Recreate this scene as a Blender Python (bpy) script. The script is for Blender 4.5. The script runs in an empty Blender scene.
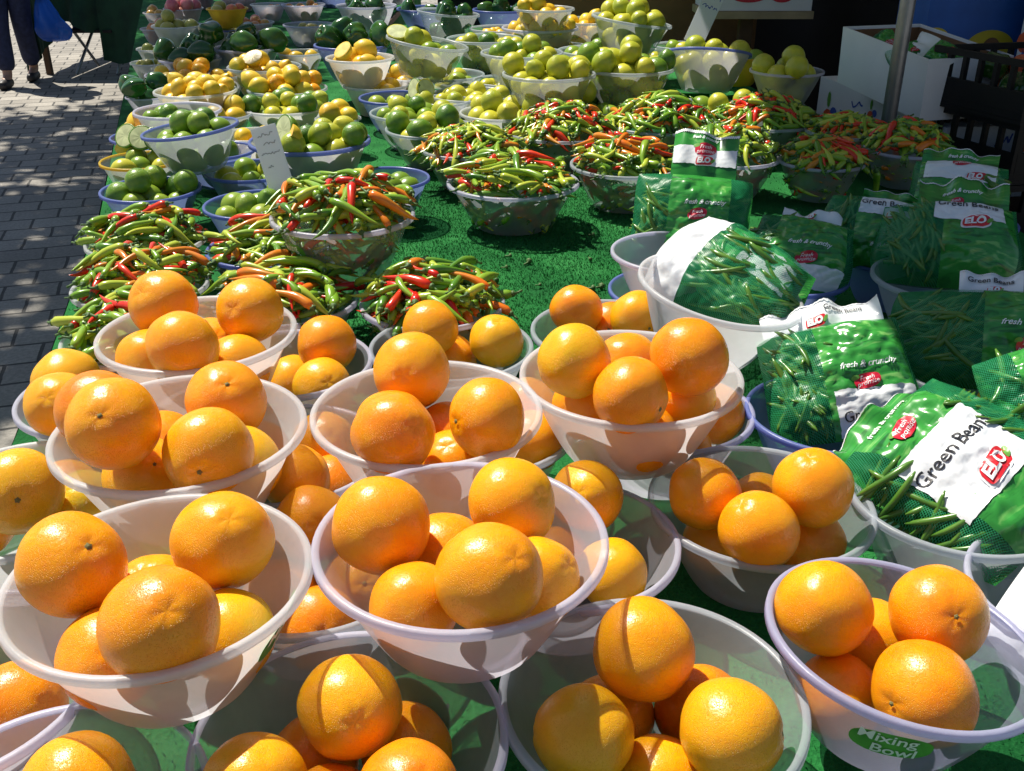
EXPOSURE,SKY,SUNE,TREE1=0.62,0.058,5.0,135
import bpy, math, random
import numpy as np
from mathutils import Vector, Matrix, noise
R_=math.radians
rnd=random.Random(7)
SC=bpy.context.scene
COL=SC.collection
TT=0.85                                   # table height

# ------------------------------------------------------------------ camera, light
cam=bpy.data.cameras.new('camera'); co=bpy.data.objects.new('camera',cam); COL.objects.link(co)
co.location=(0,0,1.53); co.rotation_euler=(R_(90-26.2),0,0)
cam.sensor_width=36; cam.lens=1000/1024*36; cam.clip_start=.02; cam.clip_end=500
SC.camera=co
SC.view_settings.view_transform='Standard'; SC.view_settings.look='None'
SC.view_settings.exposure=EXPOSURE; SC.view_settings.gamma=1
w=bpy.data.worlds.new('World'); SC.world=w; w.use_nodes=True
nt=w.node_tree; bg=nt.nodes['Background']
sky=nt.nodes.new('ShaderNodeTexSky'); sky.sky_type='NISHITA'; sky.sun_disc=False
AZ,EL=R_(-47),R_(58)
sky.sun_elevation=EL; sky.sun_rotation=AZ%(2*math.pi)
nt.links.new(sky.outputs[0],bg.inputs[0]); bg.inputs[1].default_value=SKY
SUN=Vector((math.sin(AZ)*math.cos(EL),math.cos(AZ)*math.cos(EL),math.sin(EL)))
sl=bpy.data.lights.new('sun','SUN'); sl.energy=SUNE; sl.angle=R_(.5); sl.color=(1,.935,.81)
so=bpy.data.objects.new('sun',sl); COL.objects.link(so); so.rotation_euler=SUN.to_track_quat('Z','Y').to_euler(); so.location=(0,0,20)
cy=SC.cycles
cy.max_bounces=10; cy.diffuse_bounces=4; cy.glossy_bounces=3; cy.transmission_bounces=6; cy.transparent_max_bounces=40
cy.caustics_reflective=False; cy.caustics_refractive=False
cy.use_denoising=True; cy.sample_clamp_indirect=4

# ------------------------------------------------------------------ materials
def mat(name):
    m=bpy.data.materials.new(name); m.use_nodes=True
    n=m.node_tree.nodes; l=m.node_tree.links
    return m,n,l,n['Principled BSDF']
def N(n,t,**kw):
    x=n.new(t)
    for k,v in kw.items():
        if k in x.inputs: x.inputs[k].default_value=v
        else: setattr(x,k,v)
    return x
def ramp(n,stops):
    r=n.new('ShaderNodeValToRGB'); e=r.color_ramp.elements
    while len(e)>1: e.remove(e[0])
    e[0].position=stops[0][0]; e[0].color=(*stops[0][1],1)
    for p,c in stops[1:]:
        x=e.new(p); x.color=(*c,1)
    return r
def simple(name,col,rough=.5,spec=.5,metal=0,var=.15,scale=8,bump=0,bscale=60):
    m,n,l,b=mat(name)
    tc=N(n,'ShaderNodeTexCoord'); no=N(n,'ShaderNodeTexNoise',Scale=scale,Detail=4)
    l.new(tc.outputs['Object'],no.inputs['Vector'])
    r=ramp(n,[(.3,tuple(c*(1-var) for c in col)),(.7,tuple(min(1,c*(1+var)) for c in col))])
    l.new(no.outputs[0],r.inputs[0]); l.new(r.outputs[0],b.inputs['Base Color'])
    b.inputs['Roughness'].default_value=rough; b.inputs['Metallic'].default_value=metal
    b.inputs['Specular IOR Level'].default_value=spec
    if bump:
        n2=N(n,'ShaderNodeTexNoise',Scale=bscale,Detail=3); l.new(tc.outputs['Object'],n2.inputs['Vector'])
        bp=N(n,'ShaderNodeBump',Strength=bump,Distance=.004); l.new(n2.outputs[0],bp.inputs['Height']); l.new(bp.outputs[0],b.inputs['Normal'])
    return m
def plastic(name,tint,opac,rough=.28,tl=.5):
    """milky polypropylene: partly clear, partly scattering light through"""
    m,n,l,b=mat(name)
    out=n['Material Output']
    b.inputs['Base Color'].default_value=(*tint,1); b.inputs['Roughness'].default_value=rough
    b.inputs['Specular IOR Level'].default_value=.6
    tr=N(n,'ShaderNodeBsdfTranslucent'); tr.inputs[0].default_value=(*tint,1)
    m1=N(n,'ShaderNodeMixShader'); m1.inputs[0].default_value=tl
    l.new(b.outputs[0],m1.inputs[1]); l.new(tr.outputs[0],m1.inputs[2])
    tp=N(n,'ShaderNodeBsdfTransparent'); tp.inputs[0].default_value=(*[.6+.4*c for c in tint],1)
    tc=N(n,'ShaderNodeTexCoord'); no=N(n,'ShaderNodeTexNoise',Scale=14,Detail=6,Roughness=.65); l.new(tc.outputs['Object'],no.inputs['Vector'])
    mr=N(n,'ShaderNodeMapRange'); mr.inputs[1].default_value=.3; mr.inputs[2].default_value=.7; mr.inputs[3].default_value=opac-.05; mr.inputs[4].default_value=opac+.05
    l.new(no.outputs[0],mr.inputs[0])
    m2=N(n,'ShaderNodeMixShader'); l.new(mr.outputs[0],m2.inputs[0]); l.new(tp.outputs[0],m2.inputs[1]); l.new(m1.outputs[0],m2.inputs[2])
    l.new(m2.outputs[0],out.inputs[0])
    sc=N(n,'ShaderNodeTexNoise',Scale=70,Detail=8,Roughness=.7); l.new(tc.outputs['Object'],sc.inputs['Vector'])
    bp=N(n,'ShaderNodeBump',Strength=.22,Distance=.002); l.new(sc.outputs[0],bp.inputs['Height']); l.new(bp.outputs[0],b.inputs['Normal'])
    return m
BODY=dict(peri=plastic('shaded_periwinkle_plastic',(.50,.52,.74),.40),white=plastic('milky_sunlit_plastic',(.84,.87,.94),.66),grey=plastic('clear_shaded_plastic',(.64,.69,.78),.40,tl=.55),clear=plastic('clear_plastic',(.74,.78,.84),.28,tl=.55),  # white and grey: one clear plastic, toned as sunlit and as shaded
          violet=plastic('violet_plastic',(.72,.72,.84),.56),blue=plastic('blue_plastic',(.22,.30,.66),.52),yellow=plastic('yellow_plastic',(.85,.60,.05),.8))  # peri body: purple plastic, tint also darkened for its wall in shade
RIM=dict(thin=plastic('clear_rim',(.64,.69,.77),.62),milky=plastic('milky_rim',(.80,.82,.86),.68),violet=plastic('violet_rim',(.72,.72,.87),.74),peri=plastic('periwinkle_rim',(.56,.57,.80),.80),blue=plastic('blue_rim',(.22,.28,.66),.85),yellow=plastic('yellow_rim',(.8,.56,.05),.9))

def fruit(name,stops,rough=.35,pore=26,bump=.35,spots=(.12,.06,.01),nscale=1.3,spotamt=.80,dist=.05,spec=.5,sss=0):
    """citrus-like skin: patchy colour that differs per fruit, pores, a few blemishes"""
    m,n,l,b=mat(name)
    tc=N(n,'ShaderNodeTexCoord'); oi=N(n,'ShaderNodeObjectInfo')
    no=N(n,'ShaderNodeTexNoise',Scale=nscale,Detail=5,Roughness=.6); no.noise_dimensions='4D'
    mu=N(n,'ShaderNodeMath',operation='MULTIPLY'); mu.inputs[1].default_value=37; l.new(oi.outputs['Random'],mu.inputs[0])
    l.new(mu.outputs[0],no.inputs['W']); l.new(tc.outputs['Object'],no.inputs['Vector'])
    a=N(n,'ShaderNodeMath',operation='MULTIPLY_ADD'); a.inputs[1].default_value=.62; l.new(oi.outputs['Random'],a.inputs[0])
    a2=N(n,'ShaderNodeMath',operation='MULTIPLY_ADD'); a2.inputs[1].default_value=1.1; a2.inputs[2].default_value=-.36; l.new(no.outputs[0],a2.inputs[0]); l.new(a2.outputs[0],a.inputs[2])
    r=ramp(n,stops); l.new(a.outputs[0],r.inputs[0])
    sp=N(n,'ShaderNodeTexNoise',Scale=5.5,Detail=6,Roughness=.75); sp.noise_dimensions='4D'; l.new(mu.outputs[0],sp.inputs['W']); l.new(tc.outputs['Object'],sp.inputs['Vector'])
    sr=ramp(n,[(spotamt-.12,(0,0,0)),(spotamt,(1,1,1))]); l.new(sp.outputs[0],sr.inputs[0])
    mx=N(n,'ShaderNodeMixRGB'); mx.inputs[2].default_value=(*spots,1); l.new(sr.outputs[0],mx.inputs[0]); l.new(r.outputs[0],mx.inputs[1])
    l.new(mx.outputs[0],b.inputs['Base Color'])
    b.inputs['Roughness'].default_value=rough; b.inputs['Specular IOR Level'].default_value=spec
    if sss:
        b.inputs['Subsurface Weight'].default_value=sss; b.inputs['Subsurface Radius'].default_value=(1,.45,.1); b.inputs['Subsurface Scale'].default_value=.012
    if pore:
        vo=N(n,'ShaderNodeTexVoronoi',Scale=pore); l.new(tc.outputs['Object'],vo.inputs['Vector'])
        n3=N(n,'ShaderNodeTexNoise',Scale=9,Detail=3); l.new(tc.outputs['Object'],n3.inputs['Vector'])
        ad=N(n,'ShaderNodeMath',operation='MULTIPLY_ADD'); ad.inputs[1].default_value=.40; l.new(n3.outputs[0],ad.inputs[0])
        mp=N(n,'ShaderNodeMapRange'); mp.interpolation_type='SMOOTHSTEP'; mp.inputs[1].default_value=.02; mp.inputs[2].default_value=.42; mp.inputs[3].default_value=0; mp.inputs[4].default_value=.45; l.new(vo.outputs['Distance'],mp.inputs[0])
        n5=N(n,'ShaderNodeTexNoise',Scale=pore*1.5,Detail=2); l.new(tc.outputs['Object'],n5.inputs['Vector'])
        a5=N(n,'ShaderNodeMath',operation='MULTIPLY_ADD'); a5.inputs[1].default_value=.12; l.new(n5.outputs[0],a5.inputs[0]); l.new(mp.outputs[0],a5.inputs[2]); l.new(a5.outputs[0],ad.inputs[2])
        bp=N(n,'ShaderNodeBump',Strength=bump,Distance=dist); l.new(ad.outputs[0],bp.inputs['Height']); l.new(bp.outputs[0],b.inputs['Normal'])
    return m
M_OR=fruit('orange_peel',[(.0,(.86,.44,.003)),(.35,(.86,.37,.002)),(.7,(.84,.28,.001)),(.98,(.76,.19,.001))],rough=.27,pore=38,bump=1.0,spots=(.34,.12,.012),spotamt=.80,dist=.0010,sss=.40,spec=.50)
M_ORY=fruit('yellowing_orange_peel',[(.0,(.60,.48,.02)),(.4,(.80,.43,.006)),(.95,(.80,.33,.004))],rough=.27,pore=38,bump=1.0,spots=(.34,.16,.02),spotamt=.80,dist=.0010,sss=.40,spec=.50)
M_LI=fruit('lime_skin',[(.0,(.035,.11,.012)),(.4,(.10,.22,.016)),(.75,(.21,.32,.025)),(1,(.40,.42,.04))],rough=.3,pore=24,bump=1.0,spots=(.25,.16,.03),spotamt=.76,dist=.0004)
M_LY=fruit('yellow_lime_skin',[(.0,(.20,.31,.02)),(.35,(.38,.42,.03)),(.7,(.52,.50,.04)),(1,(.60,.54,.05))],rough=.3,pore=24,bump=1.0,spots=(.3,.2,.03),spotamt=.76,dist=.0004)
M_LE=fruit('lemon_skin',[(.0,(.70,.56,.03)),(.5,(.74,.52,.03)),(1,(.70,.40,.02))],rough=.34,pore=24,bump=1.0,spots=(.3,.2,.03),spotamt=.76,dist=.0004)
M_PE=fruit('green_pepper_skin',[(.0,(.012,.055,.012)),(.6,(.022,.09,.014)),(1,(.07,.15,.02))],rough=.16,pore=0,spots=(.03,.08,.01),spotamt=.85,spec=.6)
M_AP=fruit('red_apple_skin',[(.0,(.50,.06,.03)),(.45,(.60,.12,.06)),(.8,(.58,.30,.07)),(1,(.50,.42,.10))],rough=.25,pore=0,nscale=1.6)
M_PI=fruit('pink_apple_skin',[(.0,(.55,.09,.14)),(.5,(.60,.16,.20)),(1,(.60,.42,.22))],rough=.3,pore=0,nscale=1.6)
M_GA=fruit('green_apple_skin',[(.0,(.24,.30,.05)),(.6,(.38,.38,.08)),(1,(.46,.36,.08))],rough=.28,pore=0)
M_SCAR=simple('stem_scar',(.17,.15,.05),.8)
M_STEM=simple('green_stem',(.06,.13,.03),.6)
M_FLESH=simple('lime_flesh',(.52,.56,.30),.35,var=.25,scale=1.2)
M_LFLESH=simple('lemon_flesh',(.75,.55,.16),.35,var=.2,scale=1.2)
M_LFLESH2=simple('lemon_wedge_flesh',(.80,.45,.05),.35,var=.2,scale=1.2)
def chm(name,c,c2):
    m,n,l,b=mat(name); tc=N(n,'ShaderNodeTexCoord'); oi=N(n,'ShaderNodeObjectInfo')
    no=N(n,'ShaderNodeTexNoise',Scale=2.2,Detail=3); no.noise_dimensions='4D'; l.new(oi.outputs['Random'],no.inputs['W']); l.new(tc.outputs['Object'],no.inputs['Vector'])
    r=ramp(n,[(.36,c),(.66,c2)]); l.new(no.outputs[0],r.inputs[0]); l.new(r.outputs[0],b.inputs['Base Color'])
    b.inputs['Roughness'].default_value=.26; b.inputs['Specular IOR Level'].default_value=.5
    return m
CHM={'green':chm('green_chilli',(.15,.31,.02),(.27,.40,.035)),'dark green':chm('dark_green_chilli',(.06,.18,.016),(.12,.26,.022)),'pale green':chm('pale_green_chilli',(.38,.48,.045),(.48,.52,.055)),
     'orange':chm('orange_chilli',(.68,.15,.010),(.58,.24,.02)),'red':chm('red_chilli',(.60,.018,.010),(.66,.05,.012))}
M_BEAN=chm('green_bean',(.045,.14,.016),(.10,.22,.03))
def film(name,c1,c2,c3,rough=.22):
    m,n,l,b=mat(name); uv=N(n,'ShaderNodeUVMap')
    mp=N(n,'ShaderNodeMapping'); mp.inputs['Rotation'].default_value=(0,0,.7); mp.inputs['Scale'].default_value=(1.1,3.4,1)
    l.new(uv.outputs[0],mp.inputs[0])
    wv=N(n,'ShaderNodeTexNoise',Scale=1.9,Detail=3,Distortion=1.1); l.new(mp.outputs[0],wv.inputs['Vector'])
    r=ramp(n,[(.33,c1),(.47,c2),(.58,c2),(.68,c3)]); l.new(wv.outputs[0],r.inputs[0]); l.new(r.outputs[0],b.inputs['Base Color'])
    b.inputs['Roughness'].default_value=rough; b.inputs['Specular IOR Level'].default_value=.6
    return m
M_FILM=film('bean_print_film',(.010,.10,.018),(.035,.26,.04),(.17,.44,.11))
def white_film():
    m,n,l,b=mat('white_film'); tc=N(n,'ShaderNodeTexCoord')
    no=N(n,'ShaderNodeTexNoise',Scale=45,Detail=2); l.new(tc.outputs['Object'],no.inputs['Vector'])
    bp=N(n,'ShaderNodeBump',Strength=.25,Distance=.01); l.new(no.outputs[0],bp.inputs['Height']); l.new(bp.outputs[0],b.inputs['Normal'])
    b.inputs['Base Color'].default_value=(.74,.77,.80,1); b.inputs['Roughness'].default_value=.25
    return m
M_WFILM=white_film()
def netmat():
    m,n,l,b=mat('green_net'); out=n['Material Output']; uv=N(n,'ShaderNodeUVMap'); sp=N(n,'ShaderNodeSeparateXYZ')
    mp=N(n,'ShaderNodeMapping'); mp.inputs['Rotation'].default_value=(0,0,.5); l.new(uv.outputs[0],mp.inputs[0]); l.new(mp.outputs[0],sp.inputs[0])
    res=[]
    for o,k in (('X',46),('Y',46)):
        a=N(n,'ShaderNodeMath',operation='MULTIPLY'); a.inputs[1].default_value=k; l.new(sp.outputs[o],a.inputs[0])
        f=N(n,'ShaderNodeMath',operation='FRACT'); l.new(a.outputs[0],f.inputs[0])
        g=N(n,'ShaderNodeMath',operation='LESS_THAN'); g.inputs[1].default_value=.17; l.new(f.outputs[0],g.inputs[0]); res.append(g)
    mx=N(n,'ShaderNodeMath',operation='MAXIMUM'); l.new(res[0].outputs[0],mx.inputs[0]); l.new(res[1].outputs[0],mx.inputs[1])
    tp=N(n,'ShaderNodeBsdfTransparent'); ms=N(n,'ShaderNodeMixShader'); l.new(mx.outputs[0],ms.inputs[0]); l.new(tp.outputs[0],ms.inputs[1]); l.new(b.outputs[0],ms.inputs[2])
    l.new(ms.outputs[0],out.inputs[0])
    b.inputs['Base Color'].default_value=(.03,.38,.15,1); b.inputs['Roughness'].default_value=.35
    return m
M_NET=netmat()
M_RED=simple('label_red',(.50,.012,.035),.3,var=.05); M_BRED=simple('logo_red',(.62,.02,.03),.3,var=.05)
M_WHITE=simple('print_white',(.82,.84,.86),.4,var=.03); M_BLACK=simple('print_black',(.015,.016,.022),.5,var=.1)
M_GREY=simple('faint_grey_print',(.42,.42,.44),.5,var=.1)
M_LEAF=simple('logo_leaf',(.12,.32,.05),.4); M_STICK=simple('sticker_green',(.10,.34,.06),.35,var=.35,scale=30)
M_BLUEINK=simple('blue_ink',(.05,.10,.42),.5); M_CARD=simple('white_card',(.80,.81,.85),.6,var=.04)
M_CARTON=simple('white_carton',(.66,.67,.72),.65,var=.06,scale=5); M_BROWN=simple('brown_card',(.20,.10,.045),.8,scale=6); M_BLUEBOX=simple('blue_carton',(.012,.10,.42),.5)
M_YEL=simple('yellow_print',(.55,.44,.02),.5); M_ORP=simple('orange_print',(.65,.10,.03),.5); M_NAVY=simple('navy_plastic',(.01,.018,.12),.35)
M_CRATE=simple('black_crate',(.004,.004,.005),.5,spec=.3); M_WOOD=simple('dark_wood',(.10,.05,.022),.75,scale=14); M_PALEW=simple('pale_wood',(.36,.28,.17),.7,scale=14)
M_STEEL=simple('galvanised_steel',(.30,.31,.33),.42,metal=.75,scale=20)
M_BACKDROP=simple('shade_dark_backdrop',(.011,.009,.010),.8,var=.5,scale=2.5); M_CANOPY=plastic('canopy_cloth',(.50,.52,.50),1.0,rough=.8,tl=.30)  # back sheet is near black: the stall's shade is in its colour
M_JEAN=simple('navy_trousers',(.022,.028,.075),.85,scale=30,var=.3); M_SHOE=simple('dark_shoe',(.02,.018,.018),.5); M_SKIN=simple('skin',(.45,.25,.17),.5); M_SHIRT=simple('dark_jacket',(.05,.05,.06),.8); M_HAIR=simple('dark_hair',(.02,.015,.01),.6)
M_BAGB=plastic('blue_bag_plastic',(.012,.11,.46),.88,rough=.25)
M_PAPER=plastic('paper_card',(.80,.82,.87),1.0,rough=.7,tl=.5)
M_DGREEN=simple('dark_green_cloth',(.008,.045,.022),.85,scale=5,var=.4)
M_BARK=simple('bark',(.12,.085,.06),.9,scale=10,bump=.5); M_LEAVES=simple('tree_leaves',(.06,.10,.02),.5,scale=2,var=.4)
def turf():
    m,n,l,b=mat('artificial_grass_cloth'); tc=N(n,'ShaderNodeTexCoord')
    no=N(n,'ShaderNodeTexNoise',Scale=220,Detail=3); l.new(tc.outputs['Object'],no.inputs['Vector'])
    n2=N(n,'ShaderNodeTexNoise',Scale=7,Detail=4); l.new(tc.outputs['Object'],n2.inputs['Vector'])
    r=ramp(n,[(.3,(.005,.055,.016)),(.55,(.012,.125,.028)),(.75,(.035,.21,.055))]); 
    ad=N(n,'ShaderNodeMath',operation='MULTIPLY_ADD'); ad.inputs[1].default_value=.35; l.new(no.outputs[0],ad.inputs[0])
    m3=N(n,'ShaderNodeMath',operation='MULTIPLY'); m3.inputs[1].default_value=.75; l.new(n2.outputs[0],m3.inputs[0]); l.new(m3.outputs[0],ad.inputs[2])
    l.new(ad.outputs[0],r.inputs[0]); l.new(r.outputs[0],b.inputs['Base Color'])
    bp=N(n,'ShaderNodeBump',Strength=.7,Distance=.006); l.new(no.outputs[0],bp.inputs['Height']); l.new(bp.outputs[0],b.inputs['Normal'])
    b.inputs['Roughness'].default_value=.9; b.inputs['Specular IOR Level'].default_value=.12
    return m
M_TURF=turf()
M_BLADE=simple('turf_pile',(.014,.145,.033),.8,spec=.1,var=.5,scale=120)
def paving():
    m,n,l,b=mat('block_paving'); tc=N(n,'ShaderNodeTexCoord')
    mp=N(n,'ShaderNodeMapping'); mp.inputs['Rotation'].default_value=(0,0,R_(-17)); l.new(tc.outputs['Object'],mp.inputs[0])
    dn=N(n,'ShaderNodeTexNoise',Scale=9,Detail=3); l.new(mp.outputs[0],dn.inputs['Vector'])
    dm=N(n,'ShaderNodeMixRGB',blend_type='ADD'); dm.inputs[0].default_value=.014; l.new(mp.outputs[0],dm.inputs[1]); l.new(dn.outputs['Color'],dm.inputs[2])
    br=N(n,'ShaderNodeTexBrick',Scale=1); br.offset=.5
    br.inputs['Brick Width'].default_value=.225; br.inputs['Row Height'].default_value=.175; br.inputs['Mortar Size'].default_value=.0075; br.inputs['Mortar Smooth'].default_value=.25
    br.inputs['Color1'].default_value=(.26,.24,.212,1); br.inputs['Color2'].default_value=(.37,.345,.305,1); br.inputs['Mortar'].default_value=(.05,.048,.045,1)
    l.new(dm.outputs[0],br.inputs[0])
    no=N(n,'ShaderNodeTexNoise',Scale=60,Detail=6,Roughness=.7); l.new(tc.outputs['Object'],no.inputs['Vector'])
    r=ramp(n,[(.25,(.55,.55,.55)),(.75,(1.2,1.2,1.2))]); l.new(no.outputs[0],r.inputs[0])
    mu=N(n,'ShaderNodeMixRGB',blend_type='MULTIPLY'); mu.inputs[0].default_value=1; l.new(br.outputs[0],mu.inputs[1]); l.new(r.outputs[0],mu.inputs[2])
    n4=N(n,'ShaderNodeTexNoise',Scale=1.7,Detail=5); l.new(tc.outputs['Object'],n4.inputs['Vector'])
    r4=ramp(n,[(.3,(.75,.75,.75)),(.7,(1.1,1.1,1.1))]); l.new(n4.outputs[0],r4.inputs[0])
    m4=N(n,'ShaderNodeMixRGB',blend_type='MULTIPLY'); m4.inputs[0].default_value=1; l.new(mu.outputs[0],m4.inputs[1]); l.new(r4.outputs[0],m4.inputs[2])
    l.new(m4.outputs[0],b.inputs['Base Color'])
    iv=N(n,'ShaderNodeMath',operation='MULTIPLY_ADD'); iv.inputs[1].default_value=-1; l.new(br.outputs['Fac'],iv.inputs[0])
    m5=N(n,'ShaderNodeMath',operation='MULTIPLY'); m5.inputs[1].default_value=.25; l.new(no.outputs[0],m5.inputs[0]); l.new(m5.outputs[0],iv.inputs[2])
    bp=N(n,'ShaderNodeBump',Strength=.8,Distance=.012); l.new(iv.outputs[0],bp.inputs['Height']); l.new(bp.outputs[0],b.inputs['Normal'])
    b.inputs['Roughness'].default_value=.75
    return m
M_PAVE=paving()

# ------------------------------------------------------------------ helpers
def mk(name,V,F,mats,smooth=True,midx=None,uv=None):
    me=bpy.data.meshes.new(name); me.from_pydata([tuple(v) for v in V],[],F)
    for m in (mats if isinstance(mats,(list,tuple)) else [mats]): me.materials.append(m)
    if smooth: me.polygons.foreach_set('use_smooth',[True]*len(me.polygons))
    if midx is not None: me.polygons.foreach_set('material_index',midx)
    if uv is not None:
        ul=me.uv_layers.new(name='UVMap'); 
        d=np.empty(2*len(me.loops)); li=np.empty(len(me.loops),int); me.loops.foreach_get('vertex_index',li)
        d=np.array(uv)[li].ravel(); ul.data.foreach_set('uv',d)
    me.update(); return me
def ob(name,me,parent=None,loc=(0,0,0),rot=None,scale=None):
    o=bpy.data.objects.new(name,me); COL.objects.link(o)
    if parent is not None: o.parent=parent
    o.location=loc
    if rot is not None:
        o.rotation_mode='QUATERNION'; o.rotation_quaternion=rot
    if scale is not None: o.scale=(scale,)*3 if isinstance(scale,(int,float)) else scale
    return o
def tag(o,label=None,cat=None,group=None,kind=None):
    if label: o['label']=label
    if cat: o['category']=cat
    if group: o['group']=group
    if kind: o['kind']=kind
    return o
def grid(nu,nv,closed=False,off=0):
    F=[]
    for i in range(nv-1):
        for j in range(nu if closed else nu-1):
            a=off+i*nu+j; b=off+i*nu+(j+1)%nu; F.append((a,b,b+nu,a+nu))
    return F
def lathe(prof,seg=64):
    V=[]
    for r,z in prof:
        for k in range(seg):
            a=2*math.pi*k/seg; V.append((r*math.cos(a),r*math.sin(a),z))
    return V,grid(seg,len(prof),True)
def box(sx,sy,sz,c=(0,0,0)):
    V=[(c[0]+x*sx/2,c[1]+y*sy/2,c[2]+z*sz/2) for x in(-1,1) for y in(-1,1) for z in(-1,1)]
    return V,[(0,1,3,2),(4,6,7,5),(0,4,5,1),(2,3,7,6),(0,2,6,4),(1,5,7,3)]
def join(parts):
    V=[];F=[]
    for v,f in parts:
        o=len(V); V+=list(v); F+=[tuple(i+o for i in p) for p in f]
    return V,F
def tube(pts,rads,seg=8,cap=True):
    pts=[Vector(p) for p in pts]; V=[];F=[]
    up=Vector((0,0,1)); 
    t0=(pts[1]-pts[0]).normalized()
    if abs(t0.dot(up))>.9: up=Vector((1,0,0))
    nrm=(up-t0*up.dot(t0)).normalized()
    for i,p in enumerate(pts):
        t=(pts[min(i+1,len(pts)-1)]-pts[max(i-1,0)]).normalized()
        nrm=(nrm-t*nrm.dot(t)).normalized(); b=t.cross(nrm)
        for k in range(seg):
            a=2*math.pi*k/seg; V.append(tuple(p+(nrm*math.cos(a)+b*math.sin(a))*rads[i]))
    F=grid(seg,len(pts),True)
    if cap:
        F.append(tuple(range(seg))[::-1]); n=len(pts); F.append(tuple((n-1)*seg+k for k in range(seg)))
    return V,F
def text2d(s,size,shear=0,bold=0,fine=0):
    c=bpy.data.curves.new('lettering','FONT'); c.body=s; c.size=size; c.align_x='CENTER'; c.align_y='CENTER'; c.shear=shear; c.resolution_u=3; c.offset=bold
    o=bpy.data.objects.new('lettering_source',c); COL.objects.link(o)
    dg=bpy.context.evaluated_depsgraph_get(); me=bpy.data.meshes.new_from_object(o.evaluated_get(dg))
    if fine:
        import bmesh
        bm=bmesh.new(); bm.from_mesh(me)
        for _ in range(5):
            es=[e for e in bm.edges if e.calc_length()>fine]
            if not es: break
            bmesh.ops.subdivide_edges(bm,edges=es,cuts=1); bmesh.ops.triangulate(bm,faces=bm.faces[:])
        bm.to_mesh(me); bm.free()
    V=[(v.co.x,v.co.y) for v in me.vertices]; F=[tuple(p.vertices) for p in me.polygons]
    bpy.data.objects.remove(o); bpy.data.curves.remove(c); bpy.data.meshes.remove(me)
    return V,F
def disc2d(rx,ry,n=28,rings=3,sq=2.0):
    V=[(0,0)];F=[]
    for k in range(1,rings+1):
        for i in range(n):
            a=2*math.pi*i/n; ca,sa=math.cos(a),math.sin(a)
            V.append((rx*k/rings*math.copysign(abs(ca)**(2/sq),ca),ry*k/rings*math.copysign(abs(sa)**(2/sq),sa)))
    for i in range(n): F.append((0,1+i,1+(i+1)%n))
    for k in range(rings-1):
        for i in range(n):
            a=1+k*n+i;b=1+k*n+(i+1)%n; F.append((a,a+n,b+n,b))
    return V,F
def rect2d(w,h,nx=10,ny=8,rag=0,rr=rnd):
    V=[];
    for j in range(ny+1):
        for i in range(nx+1):
            x=-w/2+w*i/nx; y=-h/2+h*j/ny
            if rag and (j in(0,ny)): y+=rr.uniform(-rag,rag)
            if rag and (i in(0,nx)): x+=rr.uniform(-rag,rag)
            V.append((x,y))
    return V,grid(nx+1,ny+1)
def randrot(rr=rnd):
    q=Vector((rr.gauss(0,1),rr.gauss(0,1),rr.gauss(0,1),rr.gauss(0,1))); q.normalize()
    from mathutils import Quaternion
    return Quaternion(q).normalized()
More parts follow.
